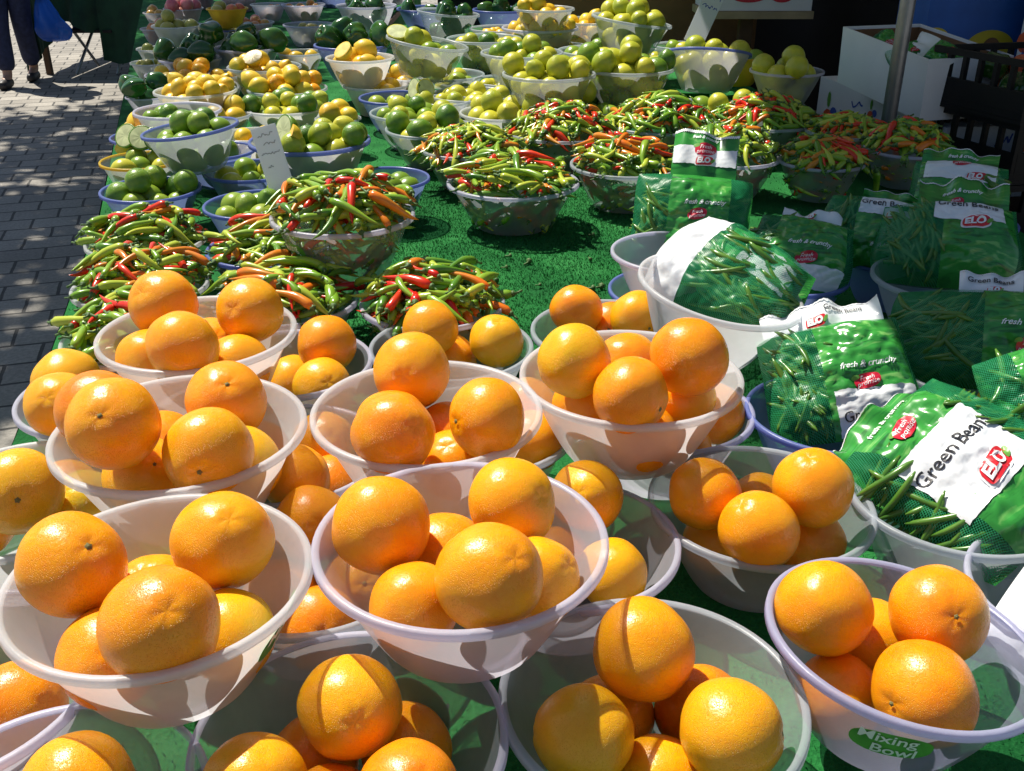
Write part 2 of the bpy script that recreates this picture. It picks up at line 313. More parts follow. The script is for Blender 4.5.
BO=[('O1', (-0.274, 0.6323, 1.055), 0.1152, 'white', 'milky', 'white raised bowl at the front left corner', [(-0.344, 0.6409, 1.0578, 0.042),
(-0.2383, 0.6842, 1.0512, 0.0417),
(-0.2507, 0.564, 1.0624, 0.042),
(-0.3053, 0.5897, 1.0093, 0.0386),
(-0.299, 0.674, 0.9996, 0.0386),
(-0.224, 0.6255, 1.0011, 0.0368)]),
('O2', (-0.3291, 0.8711, 1.055), 0.1213, 'white', 'milky', 'white raised bowl just behind the front left one', [(-0.3615, 0.7996, 1.0976, 0.042),
(-0.2999, 0.9372, 1.0509, 0.042),
(-0.2819, 0.808, 1.0627, 0.0415),
(-0.3643, 0.9104, 1.0077, 0.04),
(-0.3563, 0.8322, 1.0226, 0.04),
(-0.2736, 0.8706, 1.0122, 0.0396),
(-0.4119, 0.882, 1.0688, 0.04)]),
('O3', (-0.3809, 1.1155, 1.055), 0.1161, 'white', 'milky', 'white raised bowl in front of the chillies', [(-0.4319, 1.1556, 1.0741, 0.042),
(-0.3258, 1.1561, 1.0649, 0.042),
(-0.3747, 1.0404, 1.0664, 0.0418),
(-0.3842, 1.1666, 1.0083, 0.04),
(-0.3306, 1.0892, 1.019, 0.0393),
(-0.435, 1.0925, 1.0231, 0.0392)]),
('O4', (-0.0874, 0.9116, 1.055), 0.1167, 'white', 'milky', 'raised bowl just behind the central front one', [(-0.1086, 0.9831, 1.0638, 0.042),
(-0.1137, 0.8381, 1.0659, 0.0397),
(-0.0242, 0.8575, 1.073, 0.0394),
(-0.0704, 0.9535, 0.9995, 0.0385),
(-0.0582, 0.8791, 1.0077, 0.0373),
(-0.1242, 0.9093, 1.0339, 0.0393)]),
('O5', (-0.0421, 0.6832, 1.055), 0.1194, 'violet', 'violet', 'raised bowl at the centre of the front', [(-0.1101, 0.701, 1.0543, 0.042),
(0.0002, 0.7393, 1.0519, 0.0399),
(-0.0171, 0.6146, 1.0663, 0.0418),
(-0.0588, 0.7322, 1.0018, 0.0377),
(-0.0781, 0.6365, 1.0202, 0.0377),
(0.0196, 0.6673, 1.0225, 0.036)]),
('O6', (0.1311, 0.9957, 1.055), 0.1206, 'white', 'milky', 'raised bowl beside the white bowl of beans', [(0.0663, 0.9713, 1.0814, 0.0408),
(0.1873, 0.9627, 1.0899, 0.042),
(0.1344, 1.0608, 1.0331, 0.04),
(0.1211, 0.9125, 1.0694, 0.0394),
(0.085, 1.0032, 1.0103, 0.0393),
(0.19, 1.0057, 1.0209, 0.0394),
(0.1404, 0.9474, 1.0011, 0.04)]),
('O7', (0.2622, 0.8925, 0.955), 0.1158, 'grey', 'milky', 'grey low bowl between raised bowl and bean bags', [(0.1997, 0.8799, 0.9721, 0.0384),
(0.3055, 0.8653, 0.9895, 0.041),
(0.2403, 0.8137, 0.9722, 0.0393),
(0.3154, 0.8786, 0.9133, 0.0369),
(0.2218, 0.8953, 0.9017, 0.037),
(0.2783, 0.9446, 0.9133, 0.0389)]),
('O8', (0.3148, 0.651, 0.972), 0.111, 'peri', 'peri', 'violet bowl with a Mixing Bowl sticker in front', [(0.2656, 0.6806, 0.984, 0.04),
(0.3577, 0.6684, 0.9877, 0.0406),
(0.3231, 0.5972, 0.9672, 0.0412),
(0.2786, 0.6479, 0.9157, 0.0368),
(0.3234, 0.7046, 0.9288, 0.0367)]),
('O9', (0.1122, 0.6082, 0.955), 0.121, 'grey', 'milky', 'low clear bowl at the bottom, right of centre', [(0.1069, 0.6371, 0.977, 0.0416),
(0.0552, 0.5724, 0.9484, 0.0388),
(0.1667, 0.566, 0.9591, 0.0406),
(0.0827, 0.6378, 0.9, 0.039),
(0.1597, 0.6366, 0.9101, 0.0387),
(0.1147, 0.5693, 0.9022, 0.0366)]),
('O10', (-0.1232, 0.5655, 0.955), 0.1186, 'grey', 'violet', 'low clear bowl at the bottom, left of centre', [(-0.1247, 0.5819, 0.9682, 0.0402),
(-0.1814, 0.5077, 0.9668, 0.036),
(-0.0741, 0.5126, 0.9544, 0.0371),
(-0.1605, 0.5946, 0.8981, 0.0371),
(-0.086, 0.6008, 0.9032, 0.0378),
(-0.1346, 0.5274, 0.9146, 0.0368)]),
('O11', (-0.3243, 0.4881, 0.955), 0.111, 'grey', 'violet', 'low bowl cut off by the bottom left corner', [(-0.3, 0.4961, 0.9728, 0.0399),
(-0.3775, 0.5037, 0.9158, 0.0371),
(-0.3049, 0.4937, 0.897, 0.036)]),
('O12', (-0.4602, 0.6238, 0.955), 0.118, 'violet', 'violet', 'low bowl cut off under the front left raised one', [(-0.4163, 0.6361, 0.9141, 0.0397),
(-0.4901, 0.6652, 0.9067, 0.04)]),
('O13', (-0.5251, 0.904, 0.955), 0.118, 'white', 'milky', 'low bowl at the left edge above the paving', [(-0.4896, 0.846, 0.9956, 0.042),
(-0.5022, 0.9578, 0.9224, 0.04),
(-0.4553, 0.8983, 0.9444, 0.0389),
(-0.5802, 0.9137, 0.9169, 0.04)]),
('O14', (-0.5167, 1.1434, 0.955), 0.111, 'violet', 'violet', 'low violet rimmed bowl overhanging the paving', [(-0.5587, 1.128, 0.9785, 0.0419),
(-0.5495, 1.1882, 0.9238, 0.04),
(-0.5342, 1.0503, 0.9875, 0.04)]),
('O15', (-0.305, 1.243, 0.955), 0.1112, 'grey', 'violet', 'low grey bowl right beside the raised one near chillies', [(-0.26, 1.2861, 0.9616, 0.0411),
(-0.3137, 1.2887, 0.901, 0.04),
(-0.2556, 1.2106, 0.9325, 0.04)]),
('O16', (-0.086, 1.2966, 0.955), 0.1144, 'grey', 'milky', 'low grey bowl behind the middle raised one', [(-0.1165, 1.3108, 0.9761, 0.04),
(-0.0217, 1.3218, 0.9511, 0.04),
(-0.0919, 1.3472, 0.9092, 0.04)]),
('O17', (0.1465, 1.3577, 0.955), 0.117, 'grey', 'milky', 'low grey bowl right before the white bean bowl', [(0.0952, 1.3841, 0.9741, 0.04),
(0.1523, 1.4191, 0.9303, 0.04),
(0.1831, 1.358, 0.972, 0.04)]),
('O18', (0.1882, 1.1059, 0.955), 0.111, 'violet', 'peri', 'blue rimmed low bowl half hidden under a raised one', [(0.2521, 1.1094, 0.945, 0.04),
(0.2019, 1.0495, 0.9299, 0.04)]),
('O19', (-0.037, 1.0573, 0.955), 0.111, 'grey', 'milky', 'low bowl wedged between the two middle raised ones', [(0.0242, 1.0218, 0.9543, 0.0371),
(0.0182, 1.0982, 0.9568, 0.04),
(-0.0385, 1.1039, 0.9009, 0.0399)]),
('O20', (0.0541, 0.8243, 0.955), 0.111, 'violet', 'violet', 'violet rimmed low bowl beside the centre front one', [(0.079, 0.8903, 0.9631, 0.0382),
(0.0989, 0.8047, 0.9264, 0.036),
(0.0476, 0.8547, 0.901, 0.04)]),
('O21', (-0.2613, 0.9992, 0.955), 0.1151, 'grey', 'violet', 'low bowl in the gap behind the front raised pair', [(-0.2339, 0.9266, 0.9618, 0.037),
(-0.2082, 0.9802, 0.9162, 0.0381),
(-0.2274, 1.0525, 0.9339, 0.039),
(-0.3046, 1.0421, 0.929, 0.0392)]),
('O22', (-0.1944, 0.7895, 0.955), 0.111, 'grey', 'milky', 'low bowl in the gap between the front raised pair', [(-0.2047, 0.8552, 0.9515, 0.04),
(-0.2299, 0.7989, 0.9008, 0.0398),
(-0.1817, 0.738, 0.9149, 0.039),
(-0.1511, 0.8103, 0.9066, 0.04)])]
OT=[('C1', (-0.679, 1.784, 0.955), 0.107, 'violet', 'milky', 'low bowl at the back of the left chillies'),
('C2', (-0.609, 1.543, 0.955), 0.107, 'violet', 'milky', 'second of three bowls overhanging the paving'),
('C3', (-0.543, 1.33, 0.955), 0.104, 'violet', 'milky', 'low bowl nearest the oranges beside the paving'),
('C4', (-0.441, 1.737, 0.955), 0.11, 'blue', 'blue', 'low blue bowl behind the raised chilli bowl'),
('C5', (-0.358, 1.481, 0.955), 0.113, 'violet', 'violet', 'low chilli bowl under the raised chilli bowl'),
('C6', (-0.28, 1.609, 1.055), 0.117, 'clear', 'violet', 'raised clear bowl on the left side'),
('C7', (-0.125, 1.468, 0.955), 0.112, 'violet', 'violet', 'low chilli bowl spilling onto the bare green cloth'),
('C8', (-0.106, 2.539, 0.955), 0.126, 'grey', 'milky', 'chilli bowl at the left end of the far row'),
('C9', (0.002, 2.201, 0.955), 0.145, 'grey', 'violet', 'bowl standing forward on the bare green cloth'),
('C10', (0.27, 2.363, 0.955), 0.13, 'clear', 'milky', 'chilli bowl behind the upright bean bag header'),
('C11', (0.532, 2.454, 0.955), 0.126, 'grey', 'violet', 'chilli bowl in the middle of the shaded row'),
('C12', (0.745, 2.4, 0.955), 0.102, 'grey', 'violet', 'shaded chilli bowl with a green chilli beside it'),
('C13', (0.997, 2.527, 0.955), 0.105, 'grey', 'violet', 'shaded chilli bowl at the right end of the row'),
('C14', (0.135, 2.744, 0.955), 0.152, 'grey', 'milky', 'chilli bowl behind the gap between the two nearest'),
('C17', (0.91, 2.74, 0.955), 0.112, 'grey', 'milky', 'shaded chilli bowl just left of the steel pole'),
('C15', (0.419, 2.835, 0.955), 0.15, 'grey', 'milky', 'chilli bowl in the second row near the clear lime bowls'),
('C16', (0.713, 2.876, 0.955), 0.144, 'grey', 'milky', 'chilli bowl behind the shaded chilli row'),
('L1', (-0.3, 3.496, 1.08), 0.136, 'clear', 'milky', 'tall tilted clear bowl topped with a lime half'),
('L2', (-0.508, 3.483, 1.04), 0.113, 'white', 'milky', 'white bowl of lemons at the edge of the green gap'),
('L3', (-0.457, 3.468, 0.955), 0.11, 'white', 'milky', 'low white bowl under the lemons by the green gap'),
('L4', (-0.365, 3.23, 0.955), 0.116, 'blue', 'blue', 'dark blue bowl with lime halves by the green gap'),
('L5', (-0.29, 2.99, 0.955), 0.126, 'grey', 'milky', 'grey bowl of limes by the green gap, second of three'),
('L6', (-0.219, 2.767, 0.955), 0.126, 'grey', 'milky', 'grey bowl of limes by the gap nearest the chillies'),
('L7', (-0.128, 3.283, 0.955), 0.134, 'grey', 'milky', 'low sunlit bowl under the tall tilted clear one'),
('L7b', (-0.029, 2.99, 0.955), 0.123, 'white', 'milky', 'low white bowl of sunlit limes behind the chillies'),
('L8', (0.109, 3.058, 1.055), 0.136, 'clear', 'milky', 'clear bowl of limes lit from behind, above the chillies'),
('L9', (0.033, 3.419, 1.065), 0.134, 'grey', 'milky', 'grey bowl directly behind the clear sunlit lime bowl'),
('L10', (0.354, 3.171, 1.055), 0.14, 'clear', 'milky', 'half shaded clear bowl of limes beside the sunlit one'),
('L11', (0.299, 3.725, 1.03), 0.135, 'grey', 'milky', 'dark rimmed bowl between the two clear lime bowls'),
('L13', (0.409, 3.765, 1.12), 0.142, 'grey', 'milky', 'highest tilted clear bowl of limes at the back'),
('L14', (0.128, 4.247, 1.12), 0.12, 'clear', 'milky', 'highest bowl of lemons at the back'),
('L15', (-0.106, 3.974, 1.04), 0.14, 'clear', 'milky', 'clear bowl of dark and pale limes behind the tilted one'),
('L17', (0.115, 4.321, 1.04), 0.155, 'violet', 'violet', 'wide low bowl of lemons under the highest bowl'),
('L18', (0.631, 3.357, 1.055), 0.135, 'violet', 'blue', 'blue rimmed bowl of limes leaning back in the shade'),
('L19', (0.825, 3.111, 1.055), 0.108, 'grey', 'violet', 'shaded clear bowl at the right end of the limes'),
('L20', (0.67, 4.086, 1.0), 0.116, 'grey', 'milky', 'bowl of limes under the price tag'),
('L21', (0.826, 3.817, 1.0), 0.115, 'yellow', 'yellow', 'yellow bowl of limes behind the blue rimmed one'),
('LL2', (0.259, 3.083, 0.955), 0.135, 'grey', 'milky', 'low bowl under the two clear lime bowls'),
('LL3', (0.537, 3.081, 0.955), 0.119, 'grey', 'milky', 'low bowl in front of the blue rimmed lime bowl'),
('LL4', (0.779, 3.113, 0.955), 0.11, 'grey', 'milky', 'low bowl in front of the shaded lime bowl'),
('LL5', (0.97, 2.899, 0.955), 0.055, 'white', 'milky', 'low white bowl of yellow limes by the printed cartons'),
('N8', (-0.4, 3.632, 0.955), 0.098, 'white', 'milky', 'low bowl of lemons between the white and the tilted bowl'),
('N9', (-0.014, 3.549, 0.955), 0.12, 'grey', 'milky', 'low bowl half hidden behind the sunlit clear bowl'),
('N10', (0.18, 4.288, 0.97), 0.135, 'grey', 'milky', 'low bowl at the middle of the lime bank'),
('N11', (-0.056, 4.898, 0.97), 0.139, 'grey', 'milky', 'low bowl of lemons behind the dark and pale limes'),
('N12', (-0.223, 3.177, 0.955), 0.093, 'grey', 'milky', 'low bowl tucked behind the limes by the gap'),
('N1', (-0.234, 3.677, 0.955), 0.135, 'grey', 'milky', 'grey low bowl tucked under the tall tilted clear bowl'),
('N2', (0.315, 4.572, 1.04), 0.142, 'clear', 'milky', 'bowl of lemons right of the highest lemon bowl'),
('N3', (0.517, 4.225, 0.955), 0.121, 'grey', 'milky', 'low bowl under the highest lime bowl'),
('N4', (0.205, 3.958, 0.955), 0.133, 'grey', 'milky', 'low bowl squeezed between the clear lime bowls'),
('N5', (-0.742, 2.504, 0.955), 0.097, 'blue', 'blue', 'low blue bowl under the raised grey lime bowl'),
('N6', (-0.843, 2.957, 0.955), 0.084, 'grey', 'milky', 'low bowl of lemons behind the violet lime bowl'),
('N7', (-0.497, 2.899, 0.955), 0.065, 'grey', 'milky', 'small low bowl at the green gap beside the white one'),
('P1', (-0.568, 3.728, 1.05), 0.134, 'blue', 'blue', 'blue bowl of shiny green peppers beside the gap'),
('P2', (-1.001, 5.19, 0.955), 0.121, 'violet', 'violet', 'violet bowl of stalky greens beside the gap'),
('P3', (-0.627, 4.579, 1.1), 0.128, 'violet', 'violet', 'dark high bowl of mixed peppers at the back'),
('P4', (-0.433, 5.49, 1.0), 0.16, 'blue', 'blue', 'blue bowl of peppers behind the lime half'),
('P4b', (-0.283, 4.556, 1.07), 0.133, 'clear', 'milky', 'clear bowl of peppers behind the lime half'),
('P5', (-0.05, 5.337, 1.01), 0.146, 'blue', 'blue', 'bowl of green peppers behind the lemons'),
('F20', (-0.477, 2.371, 1.01), 0.14, 'violet', 'blue', 'blue rimmed bowl with lime half and yellow wedge'),
('F16', (-0.785, 2.138, 0.955), 0.105, 'blue', 'blue', 'blue lime bowl at the paving edge behind the chillies'),
('F17', (-0.894, 2.4, 0.955), 0.094, 'grey', 'yellow', 'yellow rimmed bowl of limes overhanging the paving'),
('F18', (-0.964, 2.665, 0.955), 0.095, 'blue', 'blue', 'blue bowl of cut yellow fruit overhanging the paving'),
('F15', (-0.712, 2.265, 1.055), 0.106, 'grey', 'blue', 'raised grey bowl of limes on the left bank'),
('F14', (-0.862, 2.626, 1.03), 0.109, 'violet', 'violet', 'violet bowl of dark limes behind the raised grey one'),
('F21', (-0.607, 2.304, 0.955), 0.104, 'blue', 'blue', 'low blue bowl of limes left of the white price tag'),
('F22', (-0.526, 2.022, 0.955), 0.109, 'blue', 'blue', 'low blue bowl of limes just behind the left chillies'),
('F23', (-0.693, 2.689, 0.955), 0.086, 'white', 'milky', 'low white bowl of lemons behind the price tag'),
('F24', (-0.288, 2.231, 0.955), 0.101, 'blue', 'blue', 'low bowl of limes right of the raised chilli bowl'),
('F19', (-0.684, 3.083, 0.955), 0.136, 'white', 'milky', 'white bowl of dark limes by the green gap'),
('F10', (-0.935, 3.034, 1.01), 0.118, 'white', 'milky', 'white bowl of brightly lit lemons on the left bank'),
('F12', (-0.741, 3.393, 0.955), 0.129, 'grey', 'milky', 'low bowl of lemons left of the green gap'),
('F11', (-0.865, 3.625, 0.99), 0.126, 'clear', 'milky', 'clear bowl of lemons with a cut half'),
('F9', (-1.189, 3.676, 0.955), 0.111, 'violet', 'violet', 'violet bowl of oranges and lemons by the far paving'),
('F13', (-1.208, 3.385, 0.93), 0.066, 'violet', 'violet', 'small bowl of dark peppers hanging over the paving'),
('F8', (-1.369, 3.956, 0.955), 0.08, 'white', 'milky', 'nearest of two white bowls at the far paving edge'),
('F8b', (-1.476, 4.339, 0.955), 0.079, 'white', 'milky', 'farther of two white bowls at the far paving edge'),
('F6', (-1.199, 3.884, 0.98), 0.115, 'violet', 'violet', 'bowl of big dark peppers by the far paving'),
('F7', (-1.0, 3.954, 1.01), 0.121, 'violet', 'violet', 'bowl of dark peppers near the far green gap'),
('F4', (-1.348, 4.253, 1.055), 0.1, 'white', 'milky', 'white bowl of green apples at the far end'),
('F5', (-1.153, 4.284, 1.04), 0.092, 'violet', 'blue', 'violet bowl of small green apples at the far end'),
('F1', (-1.109, 4.142, 1.13), 0.079, 'yellow', 'yellow', 'bright yellow bowl of apples at the far end'),
('F2', (-1.472, 4.763, 1.07), 0.086, 'violet', 'violet', 'violet bowl of pink apples at the far end'),
('F3', (-1.686, 5.026, 0.955), 0.082, 'violet', 'milky', 'bowl of red apples overhanging the far paving'),
('F3b', (-1.903, 5.742, 0.955), 0.088, 'violet', 'milky', 'farthest bowl of orange red apples by the paving'),
('F30', (-1.281, 5.274, 0.955), 0.092, 'violet', 'milky', 'low bowl of red apples beside the far green strip'),
('F31', (-1.211, 6.179, 0.955), 0.125, 'violet', 'violet', 'far bowl of red apples beside the green strip'),
('F32', (-1.746, 6.822, 0.955), 0.13, 'violet', 'milky', 'far bowl of red apples cut off by the top edge'),
('F33', (-2.055, 6.966, 0.955), 0.138, 'grey', 'milky', 'far bowl of pink apples cut off by the top edge'),
('F35', (-1.414, 6.179, 0.955), 0.102, 'violet', 'milky', 'small far bowl of apples left of the green strip'),
('P6', (-1.155, 7.119, 0.955), 0.197, 'blue', 'blue', 'blue far bowl at the top edge'),
('P7', (-0.835, 7.014, 1.0), 0.195, 'violet', 'violet', 'violet far bowl at the top edge'),
('F36', (-1.051, 3.675, 0.955), 0.106, 'grey', 'milky', 'low bowl of lemons between the violet and the clear one'),
('F37', (-1.219, 4.34, 0.955), 0.1, 'violet', 'violet', 'low bowl between the two big pepper heaps'),
('F38', (-0.857, 4.223, 0.955), 0.095, 'grey', 'milky', 'low bowl of lemons beside the far green gap'),
('B1', (0.268, 1.291, 1.04), 0.113, 'white', 'milky', 'white bowl holding the sunlit net bag'),
('B2', (0.255, 1.492, 1.03), 0.099, 'violet', 'violet', 'violet bowl behind the white bean bowl'),
('B3', (0.259, 1.524, 0.955), 0.101, 'violet', 'blue', 'low blue bowl under the white bean bowl'),
('B4', (0.464, 1.594, 0.955), 0.1, 'blue', 'blue', 'blue bowl in the shade behind the white bean bowl'),
('B5', (0.681, 1.692, 0.955), 0.1, 'blue', 'blue', 'blue bowl behind the big shaded bean bag'),
('B6', (0.684, 1.499, 0.985), 0.108, 'grey', 'milky', 'grey bowl in the shade at the right'),
('B7', (0.886, 1.895, 0.955), 0.096, 'violet', 'blue', 'violet blue bowl at the back of the bean bags'),
('B8', (0.397, 1.095, 0.955), 0.105, 'blue', 'blue', 'deep blue bowl left of the sunlit bean bag'),
('B9', (0.598, 1.176, 0.98), 0.1, 'grey', 'milky', 'grey bowl under the half lit bean bag'),
('B10', (0.475, 0.905, 0.955), 0.112, 'grey', 'milky', 'grey bowl with the sunlit bean bag'),
('B11', (0.657, 1.053, 0.98), 0.088, 'yellow', 'yellow', 'yellow rimmed bowl at the right edge'),
('B12', (0.531, 0.744, 0.955), 0.104, 'violet', 'violet', 'violet bowl cut off at the right edge')]
CANP=[(-0.35, 8.698), (0.079, 4.7), (0.04, 3.671), (-0.046, 3.183), (-0.115, 2.889), (-0.186, 2.616), (-0.268, 2.263), (-0.227, 2.147), (-0.206, 2.033), (-0.205, 1.792), (-0.096, 1.708), (0.033, 1.67)]
BG=[('B8', (0.416, 1.148, 0.97), 0.19, 0.16, 0.042, 0, 48, 20), ('B9', (0.622, 1.213, 1.0), 0.23, 0.14, 0.045, 0, 45, 8), ('B10', (0.479, 0.914, 0.975), 0.19, 0.205, 0.045, 0, 62, 66), ('B6', (0.711, 1.571, 1.01), 0.225, 0.15, 0.055, 0, 46, 5), ('B5', (0.624, 1.672, 1.0), 0.17, 0.13, 0.04, 0, 35, -2), ('B7', (0.878, 1.941, 1.005), 0.18, 0.11, 0.04, 0, 36, 0), ('B2', (0.298, 1.621, 1.03), 0.2, 0.17, 0.04, 0, 25, -2), ('B4', (0.479, 1.589, 0.99), 0.17, 0.13, 0.04, 0, 42, -6), ('B1', (0.307, 1.339, 1.035), 0.215, 0.165, 0.055, 0, 55, -32), ('B11', (0.595, 0.965, 1.04), 0.16, 0.13, 0.04, 0, 45, 30), ('B12', (0.533, 0.692, 0.97), 0.19, 0.17, 0.03, 0, 50, 75)]
# ------------------------------------------------------------------ setting: ground, table, cloth
def quadsheet(name,pts,z,m): return mk(name,[(x,y,z) for x,y in pts],[tuple(range(len(pts)))],m,smooth=False)
g=ob('pavement',quadsheet('pavement',[(-60,-40),(60,-40),(60,120),(-60,120)],0,M_PAVE)); tag(g,kind='structure')
EDGE=[(-.50,.42),(-.7636,1.5154),(-.971,2.292),(-2.30,6.55),(-3.0,8.8)]          # the paving side of the stall
top=EDGE+[(-.75,8.8),(-.75,6.1),(.62,6.0),(.98,3.75),(1.04,2.88),(1.14,2.66),(1.14,.30),(-.46,.28)]
tbl=tag(ob('market_table',None,loc=(0,2.5,0)),'long trestle stall table hidden under the bright green grass cloth','table')
tp=[(x*.985,(y-2.5)*.985) for x,y in top]
n=len(tp)
V=[(x,y,TT-.012) for x,y in tp]+[(x,y,TT-.042) for x,y in tp]
ob('tabletop',mk('tabletop',V,[tuple(range(n))[::-1],tuple(range(n,2*n))]+[(i,(i+1)%n,n+(i+1)%n,n+i) for i in range(n)],M_WOOD,False),tbl)
for x,y in ((-.45,.6),(1.0,.5),(-.62,1.7),(1.0,2.7),(-1.5,5.2),(.55,5.6),(-2.7,8.4),(-.9,8.4)):
    v,f=box(.05,.05,TT-.042,(x,y-2.5,(TT-.042)/2)); ob('leg',mk('leg',v,f,M_WOOD,False),tbl)
cl=tag(ob('table_cloth',None,loc=(0,0,0)),'bright green artificial grass cloth covering the whole stall table','cloth')
# top sheet: fine triangulated polygon fan on a grid clipped to the outline is not needed - one ngon plus hanging sides
ob('cloth_top',quadsheet('cloth_top',top,TT,M_TURF),cl)
ring=[]
for i in range(len(top)):
    a,b=Vector(top[i]),Vector(top[(i+1)%len(top)]); k=max(2,int((b-a).length/.05))
    for j in range(k): ring.append((a+(b-a)*j/k, (Vector((b-a).yx)*1.0)))
cen=Vector((0,2.6)); V=[]; nr=9
for r in range(nr):
    for i,(p,_) in enumerate(ring):
        d=(p-cen).normalized(); dep=r/(nr-1)
        s=p.x*7+p.y*9
        wv=(.022*math.sin(s*3.1)+.012*math.sin(s*7.3+1))*dep
        q=p+d*(.004+.012*min(1,r)+wv+.015*dep); V.append((q.x,q.y,TT-(.003 if r==0 else 0)-.74*dep))
ob('cloth_drop',mk('cloth_drop',V,grid(len(ring),nr,True),M_TURF),cl)
# short pile standing on the cloth
def inside(x,y):
    c=False; j=len(top)-1
    for i in range(len(top)):
        xi,yi=top[i];xj,yj=top[j]
        if (yi>y)!=(yj>y) and x<(xj-xi)*(y-yi)/(yj-yi)+xi: c=not c
        j=i
    return c
V=[];F=[]; rr=random.Random(5)
for i in range(90000):
    y=.42+3.6*rr.random()**1.5; x=rr.uniform(-1.1,1.1)
    if i%5<3: y=rr.uniform(1.35,2.75); x=rr.uniform(-.30,.42)
    if not inside(x,y): continue
    a=rr.uniform(0,6.28); h=rr.uniform(.003,.006); dx,dy=math.cos(a)*.0011,math.sin(a)*.0011; lx,ly=rr.gauss(0,.003),rr.gauss(0,.003)
    o=len(V); V+=[(x-dx,y-dy,TT-.001),(x+dx,y+dy,TT-.001),(x+lx,y+ly,TT+h)]; F.append((o,o+1,o+2))
tag(ob('pile',mk('pile',V,F,M_BLADE,False),cl),kind='stuff')
# riser under the back of the citrus bank
rs=tag(ob('display_riser',None,loc=(.2,4.1,TT)),'low cloth covered display step under the back rows of limes','display step')
v,f=box(.95,1.2,.065,(0,0,.0335)); ob('step_box',mk('step_box',v,f,M_TURF,False),rs)
v,f=box(.97,1.22,.004,(0,0,.0685)); ob('step_cover',mk('step_cover',v,f,M_TURF,False),rs)

# ------------------------------------------------------------------ bowls
HB0,R0=.098,.12
def wall_r(t): return .068+(R0-.0045-.068)*t**.85
prof=[(.0005,.004),(.030,.0035),(.058,.0015),(.064,0),(.068,.003)]+[(wall_r(t),.003+(HB0-.004)*t) for t in [i/12 for i in range(1,13)]]
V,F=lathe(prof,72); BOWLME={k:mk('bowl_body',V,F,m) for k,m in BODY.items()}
rp=[(R0-.0045,HB0-.001),(R0-.003,HB0+.0008),(R0+.001,HB0+.0006),(R0+.0022,HB0-.0008),(R0+.0024,HB0-.0065),(R0+.0012,HB0-.0068),(R0+.0002,HB0-.002)]
V,F=lathe(rp,72); RIMME={k:mk('bowl_rim',V,F,m) for k,m in RIM.items()}
V,F=lathe([(.050,.0008),(.052,-.0012),(.0545,-.0012),(.056,.0008)],48); FOOTME={k:mk('foot_ring',V,F,m) for k,m in BODY.items()}
T_MIX=text2d('Mixing',.0180,bold=.00025,fine=.006); T_BOWL=text2d('Bowl',.0180,bold=.00025,fine=.006)
def onwall(V,th,t0,off,flip=1):
    out=[]
    for x,y in V:
        t=min(1,max(0,t0+y/HB0)); r=wall_r(t)+off; a=th+x/r*flip; out.append((r*math.cos(a),r*math.sin(a),.003+(HB0-.004)*t))
    return out
def sticker(root,th,t0=.58):
    V,F=disc2d(.033,.0165,sq=2.6); V=[(x,y+x*.16) for x,y in V]
    st=ob('sticker',mk('sticker',onwall(V,th,t0,.0010),F,M_STICK),root)
    W=[];G=[]
    for (tv,tf),dx,dy in ((T_MIX,-.004,.0085),(T_BOWL,.004,-.0085)):
        o=len(W); W+=[(x+dx,y+dy+(x+dx)*.16) for x,y in tv]; G+=[tuple(i+o for i in p) for p in tf]
    ob('lettering',mk('lettering',onwall(W,th,t0,.0018),G,M_WHITE,False),st)
BOWL={}
def bowl(key,C,R,body,rim,label,tilt=(0,0),lock=False,spin=None):
    sxy=R/R0; sz=1.0 if lock else min(1.28,sxy*1.1)
    if rim=='milky' and body in('grey','clear'): rim='thin'
    base=C[2]-HB0*sz
    if base<TT+.002: sz=(C[2]-TT-.002)/HB0; base=C[2]-HB0*sz
    root=tag(ob('mixing_bowl',None,loc=(C[0],C[1],base)),label,'bowl')
    root.rotation_euler=(tilt[0],tilt[1],rnd.uniform(0,6.28) if spin is None else spin)
    root.rotation_mode='XYZ'; root.scale=(sxy,sxy,sz)
    if tilt!=(0,0):
        root.rotation_mode='XYZ'; root.rotation_euler=(tilt[0],tilt[1],0); 
        lo=R0*.5*sxy*math.sin(math.hypot(*tilt)); root.location.z+=lo*.9
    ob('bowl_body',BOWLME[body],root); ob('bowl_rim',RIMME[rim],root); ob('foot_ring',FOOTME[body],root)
    BOWL[key]=dict(root=root,C=Vector(C),R=R,HB=HB0*sz,base=base,tilt=tilt)
    return root
# ------------------------------------------------------------------ oranges
def sph(nu,nv,fr):
    V=[];
    for i in range(nv+1):
        th=math.pi*i/nv
        for j in range(nu):
            ph=2*math.pi*j/nu; d=Vector((math.sin(th)*math.cos(ph),math.sin(th)*math.sin(ph),math.cos(th))); V.append(tuple(fr(d,th,ph)))
    return V,grid(nu,nv+1,True)
def orange_shape(seed,fl):
    def f(d,th,ph):
        r=1-.06*math.exp(-(th/.17)**2)-.03*math.exp(-((math.pi-th)/.12)**2)+.012*math.cos(5*ph)*math.exp(-(th/.35)**2)*math.sin(min(th*4,math.pi/2))
        r+=.050*noise.noise(d*1.3+Vector((seed*7.3,0,0)))
        return Vector((d.x*r,d.y*r,d.z*r*fl))
    return f
ORV=[sph(48,30,orange_shape(i,fl)) for i,fl in enumerate((.97,1.0,.94,1.03))]
ORME=[mk('orange',v,f,M_OR) for v,f in ORV]; ORYME=[mk('orange',v,f,M_ORY) for v,f in ORV]
def scar_me():
    V,F=[],[]
    for k,(r,z) in enumerate(((.085,-.004),(.075,.012),(.045,.004),(.03,.022),(.004,.024))):
        for i in range(10):
            a=2*math.pi*i/10; q=r*(1+.18*math.cos(5*a)*(k<2)); V.append((q*math.cos(a),q*math.sin(a),.925+z))
    return mk('stem_scar',V,grid(10,5,True),M_SCAR)
